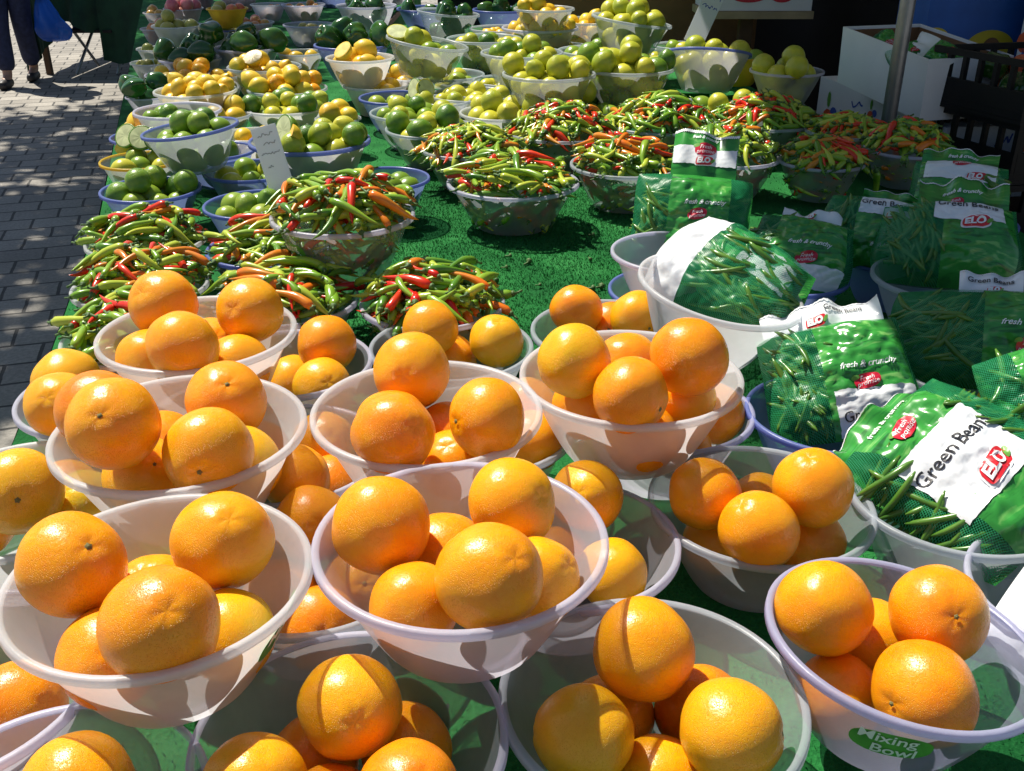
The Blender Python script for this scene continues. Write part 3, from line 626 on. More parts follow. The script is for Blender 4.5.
SCAR=scar_me()
SECT=['front','front right','right','back right','back','back left','left','front left']
def pos_words(pts,c):
    """a different compass word for each of pts round c (front = towards the buyer)"""
    used={};out=[]
    for x,y in pts:
        dx,dy=x-c[0],y-c[1]
        if math.hypot(dx,dy)<.018 and 'middle' not in used: used['middle']=1; out.append('middle'); continue
        a=math.degrees(math.atan2(dx,-dy))%360; k0=int(round(a/45))%8
        for dk in (0,1,-1,2,-2,3,-3,4):
            wd=SECT[(k0+dk)%8]
            if wd not in used: used[wd]=1; out.append(wd); break
    return out
YEL={('O1',5),('O2',5),('O13',0),('O13',2),('O14',0),('O16',1),('O6',0),('O9',2),('O9',1)}
CAMP=Vector((0,0,1.53))
for key,C,R,body,rim,desc,lst in BO:
    tilt=(0,0)
    if key=='O8': tilt=(R_(-1.5),R_(6))
    r=bowl(key,C,R,body,rim,desc+', holding oranges',tilt,lock=True)
    if key=='O8': sticker(r,R_(-110),.60)
    if key=='O2': r.rotation_euler=(0,0,0); sticker(r,R_(84),.6)
    if key=='O3': r.rotation_euler=(0,0,0); sticker(r,R_(165),.66)
    if key=='O1': r.rotation_euler=(0,0,0); sticker(r,R_(-8),.6)
    if key=='O10': r.rotation_euler=(0,0,0); sticker(r,R_(60),.5)
    if key=='O13': r.rotation_euler=(0,0,0); sticker(r,R_(60),.6)
    ups=[i for i,q in enumerate(lst) if q[2]-C[2]>-.035]; los=[i for i in range(len(lst)) if i not in ups]
    for idx,word in ((ups,'upper'),(los,'lower')):
        wd=pos_words([lst[i][:2] for i in idx],C)
        for i,pw in zip(idx,wd):
            x,y,z,rad=lst[i]
            p=Vector((x,y,z))
            q=randrot(rnd)
            if rnd.random()<.55:   # stem end somewhere on the seen side
                t=(CAMP-p).normalized()+Vector((rnd.gauss(0,.5),rnd.gauss(0,.4),rnd.gauss(.1,.5))); q=t.to_track_quat('Z','Y')
            yl=(key,i) in YEL
            k=rnd.randrange(4); o=ob('orange',(ORYME if yl else ORME)[k],None,p,q,(rad*rnd.uniform(.975,1.02),rad*rnd.uniform(.975,1.02),rad*rnd.uniform(.96,1.02)))
            tag(o,f'{word} {pw} orange in the {desc}'.replace('middle orange','orange at the middle'),'orange','oranges in mixing bowls')
            if rnd.random()<.75:
                s=ob('stem_scar',SCAR,o); k2=rnd.uniform(.55,.85); s.scale=(k2,k2,1)
# ------------------------------------------------------------------ other fruit meshes (unit radius)
def lemon_shape(e,nip):
    def f(d,th,ph):
        r=1+.02*noise.noise(d*2+Vector((e*9,nip*5,0)))
        z=d.z*e*r
        k=math.exp(-(th/.28)**2)*nip*1.2+math.exp(-((math.pi-th)/.22)**2)*nip*.7
        z+=math.copysign(k,d.z)
        return Vector((d.x*r,d.y*r,z))
    return f
LIV=[sph(26,16,lemon_shape(e,k)) for e,k in ((1.04,.06),(1.12,.09),(1.0,.04))]
LEV=[sph(26,16,lemon_shape(e,k)) for e,k in ((1.15,.12),(1.22,.16),(1.06,.07))]
LIME={'lime':[mk('lime',v,f,M_LI) for v,f in LIV],'yellow lime':[mk('lime',v,f,M_LY) for v,f in LIV],'lemon':[mk('lemon',v,f,M_LE) for v,f in LEV],'yellowing orange':[mk('orange',v,f,M_ORY) for v,f in LIV]}
def apple_shape(s):
    def f(d,th,ph):
        r=1-.35*math.exp(-(th/.33)**2)-.12*math.exp(-((math.pi-th)/.3)**2)+.03*noise.noise(d*1.5+Vector((s,0,0)))
        return d*r
    return f
APV=[sph(26,16,apple_shape(s)) for s in (1,5)]
APPLE={'red apple':[mk('apple',v,f,M_AP) for v,f in APV],'pink apple':[mk('apple',v,f,M_PI) for v,f in APV],'green apple':[mk('apple',v,f,M_GA) for v,f in APV]}
def pepper_shape(s,nl):
    def f(d,th,ph):
        l=.5+.5*math.cos(nl*ph+s*2); q=math.sin(th)
        r=(.80+.22*l*q)*(1+.10*noise.noise(d*1.4+Vector((s*9,nl,0)))); z=d.z*1.30
        z-=.32*math.exp(-(th/.45)**2)-.05*l*math.exp(-((th-.6)/.3)**2)
        wd=1.0-.18*max(0,-d.z)**1.5
        return Vector((d.x*r*wd,d.y*r*wd,z))
    return f
PEPV=[sph(32,20,pepper_shape(s,n)) for s,n in ((0,4),(.6,3),(1.2,4))]
PEP=[mk('green_pepper',v,f,M_PE) for v,f in PEPV]
v,f=tube([(0,0,.82),(.02,.01,1.0),(.08,.03,1.22)],[.17,.09,.075],8); PSTEM=mk('stalk',v,f,M_STEM)
def half_mesh(nm,m):
    V,F=sph(26,12,lambda d,th,ph: Vector((d.x,d.y,-abs(d.z)*1.05 if th>math.pi/2 else 0)))
    return mk(nm,V,F,m)
HL_L,HL_Y,HL_E=half_mesh('lime_half',M_LI),half_mesh('lime_half',M_LY),half_mesh('lemon_half',M_LE)
def flesh_mesh(nm,m):
    V,F=disc2d(.9,.9,30,4); ii=[]; 
    for k in range(len(V)): ii.append(k)
    V3=[]
    for x,y in V:
        a=math.atan2(y,x); rr_=math.hypot(x,y); V3.append((x,y,.012+.02*abs(math.sin(5*a))*(.2<rr_<.85)))
    return mk(nm,V3,F,m)
FL_L,FL_E=flesh_mesh('flesh',M_FLESH),flesh_mesh('flesh',M_LFLESH)
def half(kind,p,nrm,r,label,cat,group=None):
    o=ob('lemon_half' if kind=='lemon' else 'lime_half',{'lime':HL_L,'yellow':HL_Y,'lemon':HL_E}[kind],None,p,Vector(nrm).to_track_quat('Z','Y'),r)
    tag(o,label,cat,group); ob('flesh',FL_E if kind=='lemon' else FL_L,o); return o
# wedge: a quarter of a fruit with two cut faces
def wedge_mesh():
    V=[];F=[]; n1,n2=12,8
    for i in range(n1+1):
        th=math.pi*i/n1
        for j in range(n2+1):
            ph=math.pi*.5*j/n2; V.append((math.sin(th)*math.cos(ph),math.sin(th)*math.sin(ph),math.cos(th)*1.25))
    F=grid(n2+1,n1+1)
    return mk('lemon_wedge',V,F,M_LE)
def wedge_face():
    V=[];F=[]
    n1=12
    for s in (0,1):
        o=len(V)
        for i in range(n1+1):
            th=math.pi*i/n1; r=math.sin(th)*.99
            V.append((r if s==0 else .0,r if s==1 else .0,math.cos(th)*1.24)); V.append((0,0,math.cos(th)*1.24))
        for i in range(n1):
            a=o+2*i; F.append((a,a+1,a+3,a+2))
    return mk('flesh',V,F,M_LFLESH2)
WED,WFA=wedge_mesh(),wedge_face()

def fill(C,R,HB,n,r,seed,dome=.0,jit=.12,bottom=True,tilt=None):
    """spheres settled in a bowl"""
    g=np.random.default_rng(seed); base=C[2]-HB
    rad=r*(1+g.uniform(-jit,jit,n)); X=np.zeros((n,3))
    a=g.uniform(0,6.28,n); q=np.sqrt(g.uniform(0,1,n))*(R-r)*.85
    X[:,0]=C[0]+q*np.cos(a); X[:,1]=C[1]+q*np.sin(a); X[:,2]=base+r+g.uniform(0,1,n)*HB*1.6
    sl=np.array([HB,-(R-.57*R)]); sl/=np.linalg.norm(sl)
    for it in range(170):
        X[:,2]-=.0016*(1 if it<130 else .2)
        dv=X[:,None]-X[None]; m=np.linalg.norm(dv,axis=2)+np.eye(n)*9; ov=np.maximum(0,rad[:,None]+rad[None]-m)
        X+=(dv/m[:,:,None]*ov[:,:,None]*.35).sum(1)
        d=X[:,:2]-np.array(C[:2]); m=np.linalg.norm(d,axis=1)+1e-9
        dist=(m-.57*R)*sl[0]+(X[:,2]-base)*sl[1]; e=np.maximum(0,dist+rad+.005)
        e=np.where(X[:,2]+sl[1]*rad<C[2]+.004,e,0)
        X[:,:2]-=d/m[:,None]*(e*sl[0])[:,None]; X[:,2]-=e*sl[1]
        d=X[:,:2]-np.array(C[:2]); m=np.linalg.norm(d,axis=1)+1e-9; lim=R-.25*rad
        ex=np.maximum(0,m-lim); X[:,:2]-=d/m[:,None]*ex[:,None]
        X[:,2]=np.maximum(X[:,2],base+.004+rad)
    return X,rad
from mathutils import Quaternion,Euler
# ------------------------------------------------------------------ other bowls and what fills them
TILT={'L1':(0,R_(9)),'L13':(0,R_(8)),'F15':(0,R_(-6)),'L18':(R_(-14),R_(4)),'P4b':(0,R_(5)),'B1':(R_(4),R_(10)),'B11':(0,R_(-6))}
for key,C,R,body,rim,desc in OT:
    r=bowl(key,C,R,body,rim,desc,TILT.get(key,(0,0)))
    if key=='F16': r.rotation_euler.z=0; sticker(r,R_(-62),.6)
    if key=='C6': r.rotation_euler.z=0; sticker(r,R_(-140),.55)
DESC={k:d for k,_,_,_,_,d in OT}
FILL={ # key: (kinds, count, radius)
'L1':('lime,yellow lime,yellow lime',9,.031),'L4':('lime',8,.028),'L5':('lime,lime,yellow lime',13,.029),'L6':('lime,yellow lime',12,.030),
'L7':('yellow lime',10,.030),'L7b':('yellow lime',11,.031),'L8':('yellow lime',14,.031),'L9':('yellow lime,yellow lime,lime',12,.031),'L10':('yellow lime,yellow lime,lime',14,.032),
'L11':('yellow lime,lime',9,.031),'L13':('yellow lime',13,.033),'L15':('lime,yellow lime',9,.032),'L18':('yellow lime',10,.032),'L19':('yellow lime',11,.031),
'L20':('yellow lime,lime',7,.031),'L21':('yellow lime,lime',7,.032),'LL2':('yellow lime,lime',11,.031),'LL3':('yellow lime,lime',9,.031),'LL4':('yellow lime,lime',9,.030),'LL5':('yellow lime',2,.026),
'F20':('lime,yellow lime',14,.030),'F16':('lime',11,.030),'F17':('lime,yellow lime',8,.029),'F15':('lime',9,.029),'F14':('lime',8,.029),'F21':('yellow lime,lime',8,.030),
'F22':('lime',10,.030),'F24':('lime',7,.029),'F19':('lime,lime,yellow lime',12,.031),
'F31':('red apple',7,.03),'F32':('red apple',7,.03),'F33':('pink apple',7,.03),'F35':('red apple',6,.028),'P6':('green_pepper',6,.044),'P7':('green_pepper',6,.044),'F36':('lemon',7,.03),'F37':('green_pepper',5,.045),'F38':('lemon',6,.03),
'N8':('lemon',8,.03),'N9':('yellow lime',7,.03),'N10':('yellow lime,lime',7,.031),
'N11':('lemon',7,.03),'N12':('yellow lime',6,.03),
'N1':('yellow lime,lime',7,.030),'N2':('lemon',8,.031),'N3':('yellow lime',7,.031),'N4':('yellow lime,lime',7,.031),'N5':('lime',6,.029),'N6':('lemon',7,.030),'N7':('lemon',5,.027),
'L2':('lemon',9,.031),'L3':('lemon',7,.030),'L14':('lemon',9,.031),'L17':('lemon',14,.031),'F10':('lemon',13,.030),'F11':('lemon',10,.031),'F12':('lemon,lemon,yellowing orange',11,.033),
'F9':('lemon,yellowing orange',9,.033),'F23':('lemon',6,.028),
'F4':('green apple',9,.031),'F5':('green apple',9,.028),'F1':('red apple,green apple',7,.026),'F2':('pink apple',9,.033),'F3':('red apple',7,.030),'F3b':('red apple',8,.030),'F30':('red apple',8,.030),
'P2':('green apple',9,.028),'F8':('green apple',6,.026),'F8b':('green apple',5,.026),
'P1':('green_pepper',8,.046),'P3':('green_pepper',6,.044),'P4':('green_pepper',7,.046),'P4b':('green_pepper',7,.042),'P5':('green_pepper',7,.044),'F6':('green_pepper',7,.046),'F7':('green_pepper',8,.043),'F13':('green_pepper',4,.038)}
PLUR={'lime':'limes','yellow lime':'yellowish limes','lemon':'lemons','yellowing orange':'small oranges','green apple':'green apples','red apple':'red apples','pink apple':'pink apples','green_pepper':'green peppers'}
sd=0; LOOSE=[]
for key,(kinds,n,r) in FILL.items():
    sd+=1; b=BOWL[key]; kinds=kinds.split(',')
    if 'pepper' not in kinds[0]: n=max(n,int((1.9 if key[0]=='F' else 1.6)*n*(b['R']/.125)**2.0)); r*=(.88 if key[0]=='F' else 1.0); n=int(n*(1.25 if key[0]=='F' else .95))
    X,rad=fill(b['C'],b['R'],b['HB'],n,r,sd)
    order=sorted(range(n),key=lambda i:-X[i][2]+.35*(X[i][1]-b['C'].y))
    E=b['root'].rotation_euler.to_matrix(); c=Vector((b['C'].x,b['C'].y,b['base']))
    for i in range(n):
        k=kinds[(i*7+sd)%len(kinds)]; p=Vector(X[i])
        if b['tilt']!=(0,0): p=E@(p-c)+Vector(b['root'].location)
        if k=='green_pepper':
            q=Vector((rnd.gauss(0,1),rnd.gauss(-.3,1),rnd.gauss(.5,.5))).to_track_quat('Z','Y')
            o=ob('green_pepper',PEP[rnd.randrange(3)],None,p,q,rad[i]*.94); ob('stalk',PSTEM,o)
            tag(o,'dark green pepper in the '+DESC[key],'pepper','green peppers in the '+DESC[key]); continue
        ml=LIME.get(k) or APPLE[k]; me=ml[rnd.randrange(len(ml))]; q=randrot()
        if X[i][2]<b['C'].z-.30*rad[i]:      # under the top layer: only a blur through the bowl
            LOOSE.append((me,Matrix.Translation(p)@q.to_matrix().to_4x4()@Matrix.Scale(rad[i],4))); continue
        nm={'yellow lime':'lime','yellowing orange':'orange'}.get(k,k.split(' ')[-1])
        o=ob(nm,me,None,p,q,rad[i])
        lab={'lime':'green lime','yellow lime':'yellow green lime','yellowing orange':'small orange'}.get(k,k if ' ' in k else 'yellow '+k)
        tag(o,f'{lab} in the {DESC[key]}',nm,f'{PLUR[k]} in the {DESC[key]}')
mats=[];V=[];F=[];mi=[];nv=0
for me,M in LOOSE:
    m=me.materials[0]
    if m not in mats: mats.append(m)
    A=np.array(M); P=np.empty(3*len(me.vertices)); me.vertices.foreach_get('co',P); P=P.reshape(-1,3)@A[:3,:3].T+A[:3,3]
    V+=P.tolist(); f=[tuple(i+nv for i in p.vertices) for p in me.polygons]; F+=f; mi+=[mats.index(m)]*len(f); nv+=len(P)
tag(ob('loose_fruit',mk('loose_fruit',V,F,mats,True,mi)),'limes, lemons and apples filling the bowls under the top ones','fruit',kind='stuff')
def topof(key,dx,dy,dz=.03):
    C=BOWL[key]['C']; return Vector((C.x+dx,C.y+dy,C.z+dz))
half('yellow',topof('L1',-.075,-.04,.045),(.1,-.5,.85),.036,'pale lime half lying on the rim of the tall tilted bowl','lime half')
half('lime',topof('L4',.06,-.05,.035),(-.8,-.55,.3),.032,'lime half facing the green gap on the dark blue bowl','lime half')
half('yellow',topof('L4',.10,-.06,.035),(.6,-.75,.4),.031,'pale lime half beside another on the dark blue bowl','lime half')
half('lime',topof('F20',-.045,-.07,.035),(-.75,-.6,.35),.038,'lime half in the blue rimmed bowl near the white tag','lime half')
half('lemon',topof('F11',-.03,-.03,.035),(-.2,-.5,.8),.035,'cut lemon half on the clear bowl of lemons','lemon half')
half('lemon',topof('L2',-.05,-.05,.03),(-.5,-.5,.7),.033,'cut lemon half on the white bowl by the gap','lemon half')
def wedge(p,q,s,label,grp=None):
    o=ob('lemon_wedge',WED,None,p,q,s); tag(o,label,'lemon wedge',grp); ob('flesh',WFA,o)
from mathutils import Quaternion,Euler
wedge(topof('F20',-.03,-.10,.025),Euler((1.2,.5,.3)).to_quaternion(),.034,'yellow wedge beside the lime half in the blue rimmed bowl')
for i in range(9):
    C=BOWL['F18']['C']; a=i*2.4; r=.02+.012*i*.55
    wedge(Vector((C.x+r*math.cos(a)*1.1,C.y+r*math.sin(a)*1.1,C.z+.012-.006*i*.4+.018*(i<4))),randrot(),.034,'cut yellow wedge in the blue bowl overhanging the paving','yellow wedges in the blue bowl')
for i in range(3):
    p=topof('F17',-.05+.045*i,.06-.02*i,.045); half('lime',p,(-.3+.3*i,-.7,.5),.031,'lime half among whole limes in the yellow rimmed bowl','lime half','lime halves in the yellow rimmed bowl')

# ------------------------------------------------------------------ chillies
def chilli_mesh(ang,ln,fat,sbend=0):
    n=11; pts=[];rads=[]
    x=y=0; a=-ang/2
    for i in range(n):
        t=i/(n-1); pts.append((x,y,.04*math.sin(t*5+sbend)))
        rads.append(fat*(.62 if i==0 else 1)*(1-.34*t)*max(.0,1-t**2.8)**.8*(1+.05*math.sin(t*19+ln*40+ang*9))+.004)
        a+=ang/(n-1)*(1 if not sbend else math.cos(t*4)*1.6); x+=math.cos(a)*ln/(n-1); y+=math.sin(a)*ln/(n-1)
    return tube(pts,rads,9),pts
CV=[]
for ang,ln,fat,sb in ((.25,1,.092,0),(.5,1,.086,0),(.8,1.0,.095,0),(1.2,1.0,.086,0),(.6,.85,.102,0),(.35,1.1,.080,0),(.45,1,.088,1.2),(.7,.9,.074,.6)):
    (v,f),pts=chilli_mesh(ang,ln,fat,sb)
    p0=Vector(pts[0]);d=(p0-Vector(pts[1])).normalized()
    sv,sf=tube([p0+d*-.01,p0+d*.035,p0+d*.055,p0+d*.11+Vector((0,.015,.01)),p0+d*.17+Vector((0,.04,.02))],[fat*.74,fat*.70,.026,.02,.024],6)
    CV.append((v,f,sv,sf))
CME={c:[mk('chilli_pepper',v,f,m) for v,f,_,_ in CV] for c,m in CHM.items()}
SME=[mk('stalk',sv,sf,M_STEM) for _,_,sv,sf in CV]
COLS=['green']*38+['dark green']*10+['pale green']*24+['orange']*14+['red']*14
rc=random.Random(21)
BULK=[]   # the chillies nobody could count
def chilli_pose(x,y,z,yaw,pitch,rollv):
    return Matrix.Translation((x,y,z))@Matrix.Rotation(yaw,4,'Z')@Matrix.Rotation(pitch,4,'Y')@Matrix.Rotation(rollv,4,'X')
LOW=('C1','C2','C3','C4','C5'); WIDE=('C8','C14','C15','C16')
def heap(key,n_ind,n_bulk,dome,ln=.085,spill=0,wall=46):
    b=BOWL[key]; C,R=b['C'],b['R']; HB=b['HB']
    def put(x,y,z,lay,ind,flat=False):
        c=rc.choice(COLS); k=rc.randrange(len(CV)); s=ln*rc.uniform(.70,1.05)
        ang=math.atan2(y-C.y,x-C.x); rho=math.hypot(x-C.x,y-C.y)/R
        yaw=rc.uniform(0,2*math.pi)
        slope=dome*2*rho/R*.8
        pitch=slope*math.cos(yaw-ang)+rc.gauss(0,.14)
        M=chilli_pose(x,y,z,yaw,pitch,rc.uniform(-.6,.6) if rc.random()<.8 else rc.uniform(0,6))@Matrix.Scale(s,4)@Matrix.Translation((-.45,0,0))
        if ind:
            o=ob('chilli_pepper',CME[c][k]); o.matrix_world=M
            tag(o,f'{c} chilli in the {DESC[key]}','chilli',f'{c} chillies in the {DESC[key]}')
            ob('stalk',SME[k],o)
        else: BULK.append((c,k,M))
    # below the top layer
    for i in range(n_bulk):
        q=math.sqrt(rc.random())*(.80 if key in LOW else .95 if key in WIDE else .80); a=rc.uniform(0,6.28); x,y=C.x+R*q*math.cos(a),C.y+R*q*math.sin(a)
        put(x,y,C.z+.002+dome*(1-q*q)-rc.uniform(-.004,.022),0,False)
    for i in range(wall):      # lying along the wall, seen through it
        a=rc.uniform(math.pi,2*math.pi); t=rc.uniform(.25,.9); r=R/R0*(wall_r(t)-.009)*.93; s=ln*rc.uniform(.7,1)
        x,y,z=C.x+r*math.cos(a),C.y+r*math.sin(a),b['base']+HB*t
        M=chilli_pose(x,y,z,a+math.pi/2+rc.gauss(0,.2),rc.gauss(0,.5),rc.uniform(0,6))@Matrix.Scale(s*.8,4)@Matrix.Translation((-.45,0,0))
        BULK.append((rc.choice(COLS),rc.randrange(len(CV)),M))
    for i in range(n_ind):
        q=math.sqrt((i*.754877+.3)%1)*(1.0+spill)*(.92 if key in LOW and i%7 else .94); a=6.28318*((i*.569840+.1)%1); x,y=C.x+R*q*math.cos(a),C.y+R*q*math.sin(a)
        z=C.z+.010+dome*(1-min(1,q)**2)+rc.uniform(0,.014)
        if q>.93: z=C.z+.008+rc.uniform(0,.006)
        put(x,y,z,1,True)
for key,ni,nb,dm,sp in (('C1',28,130,.030,-.12),('C2',34,130,.036,-.10),('C3',34,130,.034,-.08),('C4',22,120,.026,-.06),('C5',36,130,.034,-.04),('C6',42,150,.040,-.02),('C7',44,150,.034,-.01),('C9',34,170,.032,-.05),('C10',24,170,.042,-.03)):
    heap(key,ni,nb,dm,spill=sp,ln=.098 if key in('C9','C10') else .088)
for key,nb,dm in (('C8',180,.044),('C11',210,.062),('C12',150,.048),('C13',160,.060),('C14',210,.06),('C15',220,.068),('C16',220,.060),('C17',130,.032)):
    heap(key,0,nb,dm,ln=.098)
# one green chilli hanging down beside a bowl, one fallen on the cloth
def single(c,k,M,label):
    o=ob('chilli_pepper',CME[c][k]); o.matrix_world=M; tag(o,label,'chilli'); ob('stalk',SME[k],o)
C=BOWL['C12']['C']
single('green',0,chilli_pose(C.x+.125,C.y-.03,TT+.085,R_(60),R_(70),0)@Matrix.Scale(.10,4),'green chilli hanging down between two shaded chilli bowls')
rs_=random.Random(8)
for i in range(14):
    x,y=((rs_.uniform(-.05,.16),rs_.uniform(1.45,2.0)) if i<9 else (rs_.uniform(.14,.22),rs_.uniform(1.7,2.3)))
    o=ob('dropped_stalk',SME[i%len(SME)],None,(x,y,TT+.007),Euler((rs_.uniform(-.2,.2),rs_.uniform(-.15,.15),rs_.uniform(0,6.28))).to_quaternion(),rs_.uniform(.06,.10))
    tag(o,'tiny dropped chilli stalk lying on the bare green cloth','stalk','dropped stalks on the bare green cloth')
# bulk mesh
V=[];F=[];mi=[]; cn=list(CHM)
for c,k,M in BULK:
    v,f,sv,sf=CV[k]; A=np.array(M)
    for vv,ff,m in ((v,f,cn.index(c)),(sv,sf,len(cn))):
        o=len(V); P=np.array(vv)@A[:3,:3].T+A[:3,3]; V+=P.tolist(); F+=[tuple(i+o for i in p) for p in ff]; mi+=[m]*len(ff)
tag(ob('loose_chillies',mk('loose_chillies',V,F,[CHM[c] for c in cn]+[M_STEM],True,mi)),'mixed red, orange and green chillies filling the bowls under the top ones','chillies',kind='stuff')

# ------------------------------------------------------------------ net bags of beans
BV=[]
for ang,sb in ((.25,0),(.6,0),(.9,1),(1.2,0)):
    n=9;pts=[];x=y=0;a=-ang/2
    for i in range(n):
        pts.append((x,y,0)); a+=ang/(n-1); x+=math.cos(a)/(n-1); y+=math.sin(a)/(n-1)
    pts=[(p[0]-.5,p[1],p[2]) for p in pts]
    BV.append(mk('green_bean',*tube(pts,[.014,.040,.048,.050,.047,.050,.048,.040,.012],8),M_BEAN))
rb=random.Random(11); LOOSEB=[]
class Bag:
    def __init__(s,C,W,H,T,yaw,tilt,roll,seed):
        s.C=Vector(C);s.W=W;s.H=H;s.T=T;s.seed=seed
        n=Vector((0,-math.cos(tilt),math.sin(tilt))); Rz=Matrix.Rotation(yaw,3,'Z'); n=Rz@n; r=Rz@Vector((1,0,0)); u=n.cross(r)
        s.n=n; s.r=r*math.cos(roll)+u*math.sin(roll); s.u=-r*math.sin(roll)+u*math.cos(roll)
    def wr(s,u,v):
        q=Vector((u*1.7+s.seed*3.1,v*1.7,s.seed)); f=noise.noise(q)*.010+abs(noise.noise(q*2.3))*.008+(.5-abs(noise.noise(q*4.1)))*.0042+(.5-abs(noise.noise(q*8.3)))*.0022
        return f
    def P(s,u,v,off=0,side=1):
        e=max(0,(1-abs(u)**2.6))*max(0,(1-abs(v)**2.6)); z=(s.T*e**.6+s.wr(u,v)*min(1,e*2.5))*(1 if side>0 else -.75)
        x=s.W/2*u*(1-.10*v*v-.04*math.sin(v*3+s.seed)); y=s.H/2*v*(1-.06*u*u)
        return (s.r*x+s.u*y+s.n*(z+off*side))
    def header(s,x,k,hh,off=0):   # k 0..1 up the strip above the pillow
        u=x/(s.W/2); b=s.P(u,1)
        w=.006*math.sin(x*70+s.seed)+.004*math.sin(x*160)
        return b+s.u*(hh*k+.004*math.sin(x*55+s.seed*2)*k)+s.n*(w*k*1.5+off)-s.n*.25*hh*k*k
def build_bag(key,C,W,H,T,dyaw,tilt,roll,label,band,head,items,hitems=(),nb=24,white=None,back=True,bean_u=None,beanlab=None,seed=None):
    yaw=-math.atan2(C[0],C[1])+R_(dyaw); B=Bag(C,W,H,T,yaw,R_(tilt),R_(roll),seed if seed is not None else len(label)*.37)
    root=tag(ob('bean_bag',None,loc=C),label,'bean bag','net bags of green beans')
    nu,nv=61,49
    def patch(nm,u0,u1,side,m,off=0,par=root,n1=None):
        k=max(5,int(nu*(u1-u0)/2)); V=[];UV=[]
        for j in range(nv):
            v=-1+2*j/(nv-1)
            for i in range(k):
                u=u0+(u1-u0)*i/(k-1); V.append(tuple(B.P(u,v,off,side))); UV.append((u*W*5,v*H*5))
        F=grid(k,nv); 
        if side<0: F=[p[::-1] for p in F]
        return ob(nm,mk(nm,V,F,m,uv=UV),par)
    b0,b1=band
    if b0>-1: patch('net',-1,b0,1,M_NET)
    if b1<1: patch('net',b1,1,1,M_NET)
    fm=M_WFILM if white else M_FILM
    front=patch('film_front',b0,b1,1,fm)
    if back: patch('film_back',-1,1,-1,M_WFILM if white=='all' else M_FILM)
    else: patch('film_back',-1,1,-1,M_NET)
    hd=None
    if head:
        hh,hm,x0,x1=head; k=26; V=[];UV=[];nn=8
        for j in range(nn):
            for i in range(k):
                x=x0+(x1-x0)*i/(k-1); t=j/(nn-1)*(1+.03*math.sin(i*1.9)); V.append(tuple(B.header(x,t,hh))); UV.append((x*5,1+j*.06))
        hd=ob('header',mk('header',V,grid(k,nn),M_WFILM if hm=='white' else M_FILM,uv=UV),root)
        V=[]
        for j in range(2):
            for i in range(60):
                x=x0+(x1-x0)*i/59; V.append(tuple(B.header(x,.95+.06*j+.02*(i%2),hh,.0012)))
        ob('crimped_edge',mk('crimped_edge',V,grid(60,2),M_WFILM,False),hd)
        # the pillow's film runs on under the header
    def place(V,tx,ty,off,on):
        if on=='h':
            return [tuple(B.header(x+tx,(y+ty)/head[0],head[0],off)) for x,y in V]
        return [tuple(B.P((x+tx)/(W/2),(y+ty)/(H/2),off)) for x,y in V]
    def put(it,on,par):
        t=it[0]
        if t=='patch':
            _,tx,ty,w,h=it; V,F=rect2d(w,h,30,26,.0006,rb); ob('paper_label' if on!='h' else 'paper_label',mk('paper_label',place(V,tx,ty,.0012,on),F,M_WFILM),par)
        elif t=='oval':
            _,tx,ty,sz=it; V,F=disc2d(sz,sz*.58,sq=2.3); V=[(x,y+.18*x) for x,y in V]
            o=ob('brand_oval',mk('brand_oval',place(V,tx,ty,.0022,on),F,M_RED),par)
            V,F=disc2d(sz*.34,sz*.15,16,2); V=[(x*.9-y*.4-sz*.85,y+x*.3+sz*.22) for x,y in V]; ob('leaf',mk('leaf',place(V,tx,ty,.0024,on),F,M_LEAF),o)
            W2=[];G=[]
            for s2,dy in (('Fresh',.2),('promise',-.2)):
                v,f=text2d(s2,sz*.5,.2); q=len(W2); W2+=[(x,y+dy*sz+.18*x) for x,y in v]; G+=[tuple(i+q for i in p) for p in f]
            ob('lettering',mk('lettering',place(W2,tx,ty,.0032,on),G,M_WHITE,False),o)
        elif t=='elo':
            _,tx,ty,sz=it; V,F=disc2d(sz*1.12,sz*.62,sq=4); V=[(x+.12*y,y+.12*x) for x,y in V]
            o=ob('brand_logo',mk('brand_logo',place(V,tx,ty,.0020,on),F,M_WHITE),par)
            V,F=disc2d(sz,sz*.52,sq=4); V=[(x+.12*y,y+.12*x) for x,y in V]; ob('red_field',mk('red_field',place(V,tx,ty,.0028,on),F,M_BRED),o)
            V,F=disc2d(sz*.34,sz*.17,16,2); V=[(x*.7-y*.6+sz*.98,y*.8+x*.75+sz*.1) for x,y in V]; ob('leaf',mk('leaf',place(V,tx,ty,.0034,on),F,M_LEAF),o)
            v,f=text2d('ELO',sz*.86,bold=.0008); ob('lettering',mk('lettering',place([(x+.12*y-sz*.08,y+.12*x) for x,y in v],tx,ty,.0040,on),f,M_WHITE,False),o)
        else:
            _,s2,tx,ty,sz,m=it[:6]; sh=.35 if m=='w' else 0; v,f=text2d(s2,sz*(.66 if m=='w' else 1),sh,bold=.0002,fine=.005)
            if m=='w': v=[(x,y+.06*x) for x,y in v]
            ob('lettering',mk('lettering',place(v,tx,ty,.0021,on),f,M_WHITE if m=='w' else M_BLACK,False),par)
    for it in items: put(it,'f',front)
    for it in hitems: put(it,'h',hd)
    # beans
    bu=bean_u or ((-.85,b0) if b0+1>1-b1 else (b1,.85))
    if isinstance(bu[0],(int,float)): bu=[bu]
    main=rb.uniform(-.5,.5)
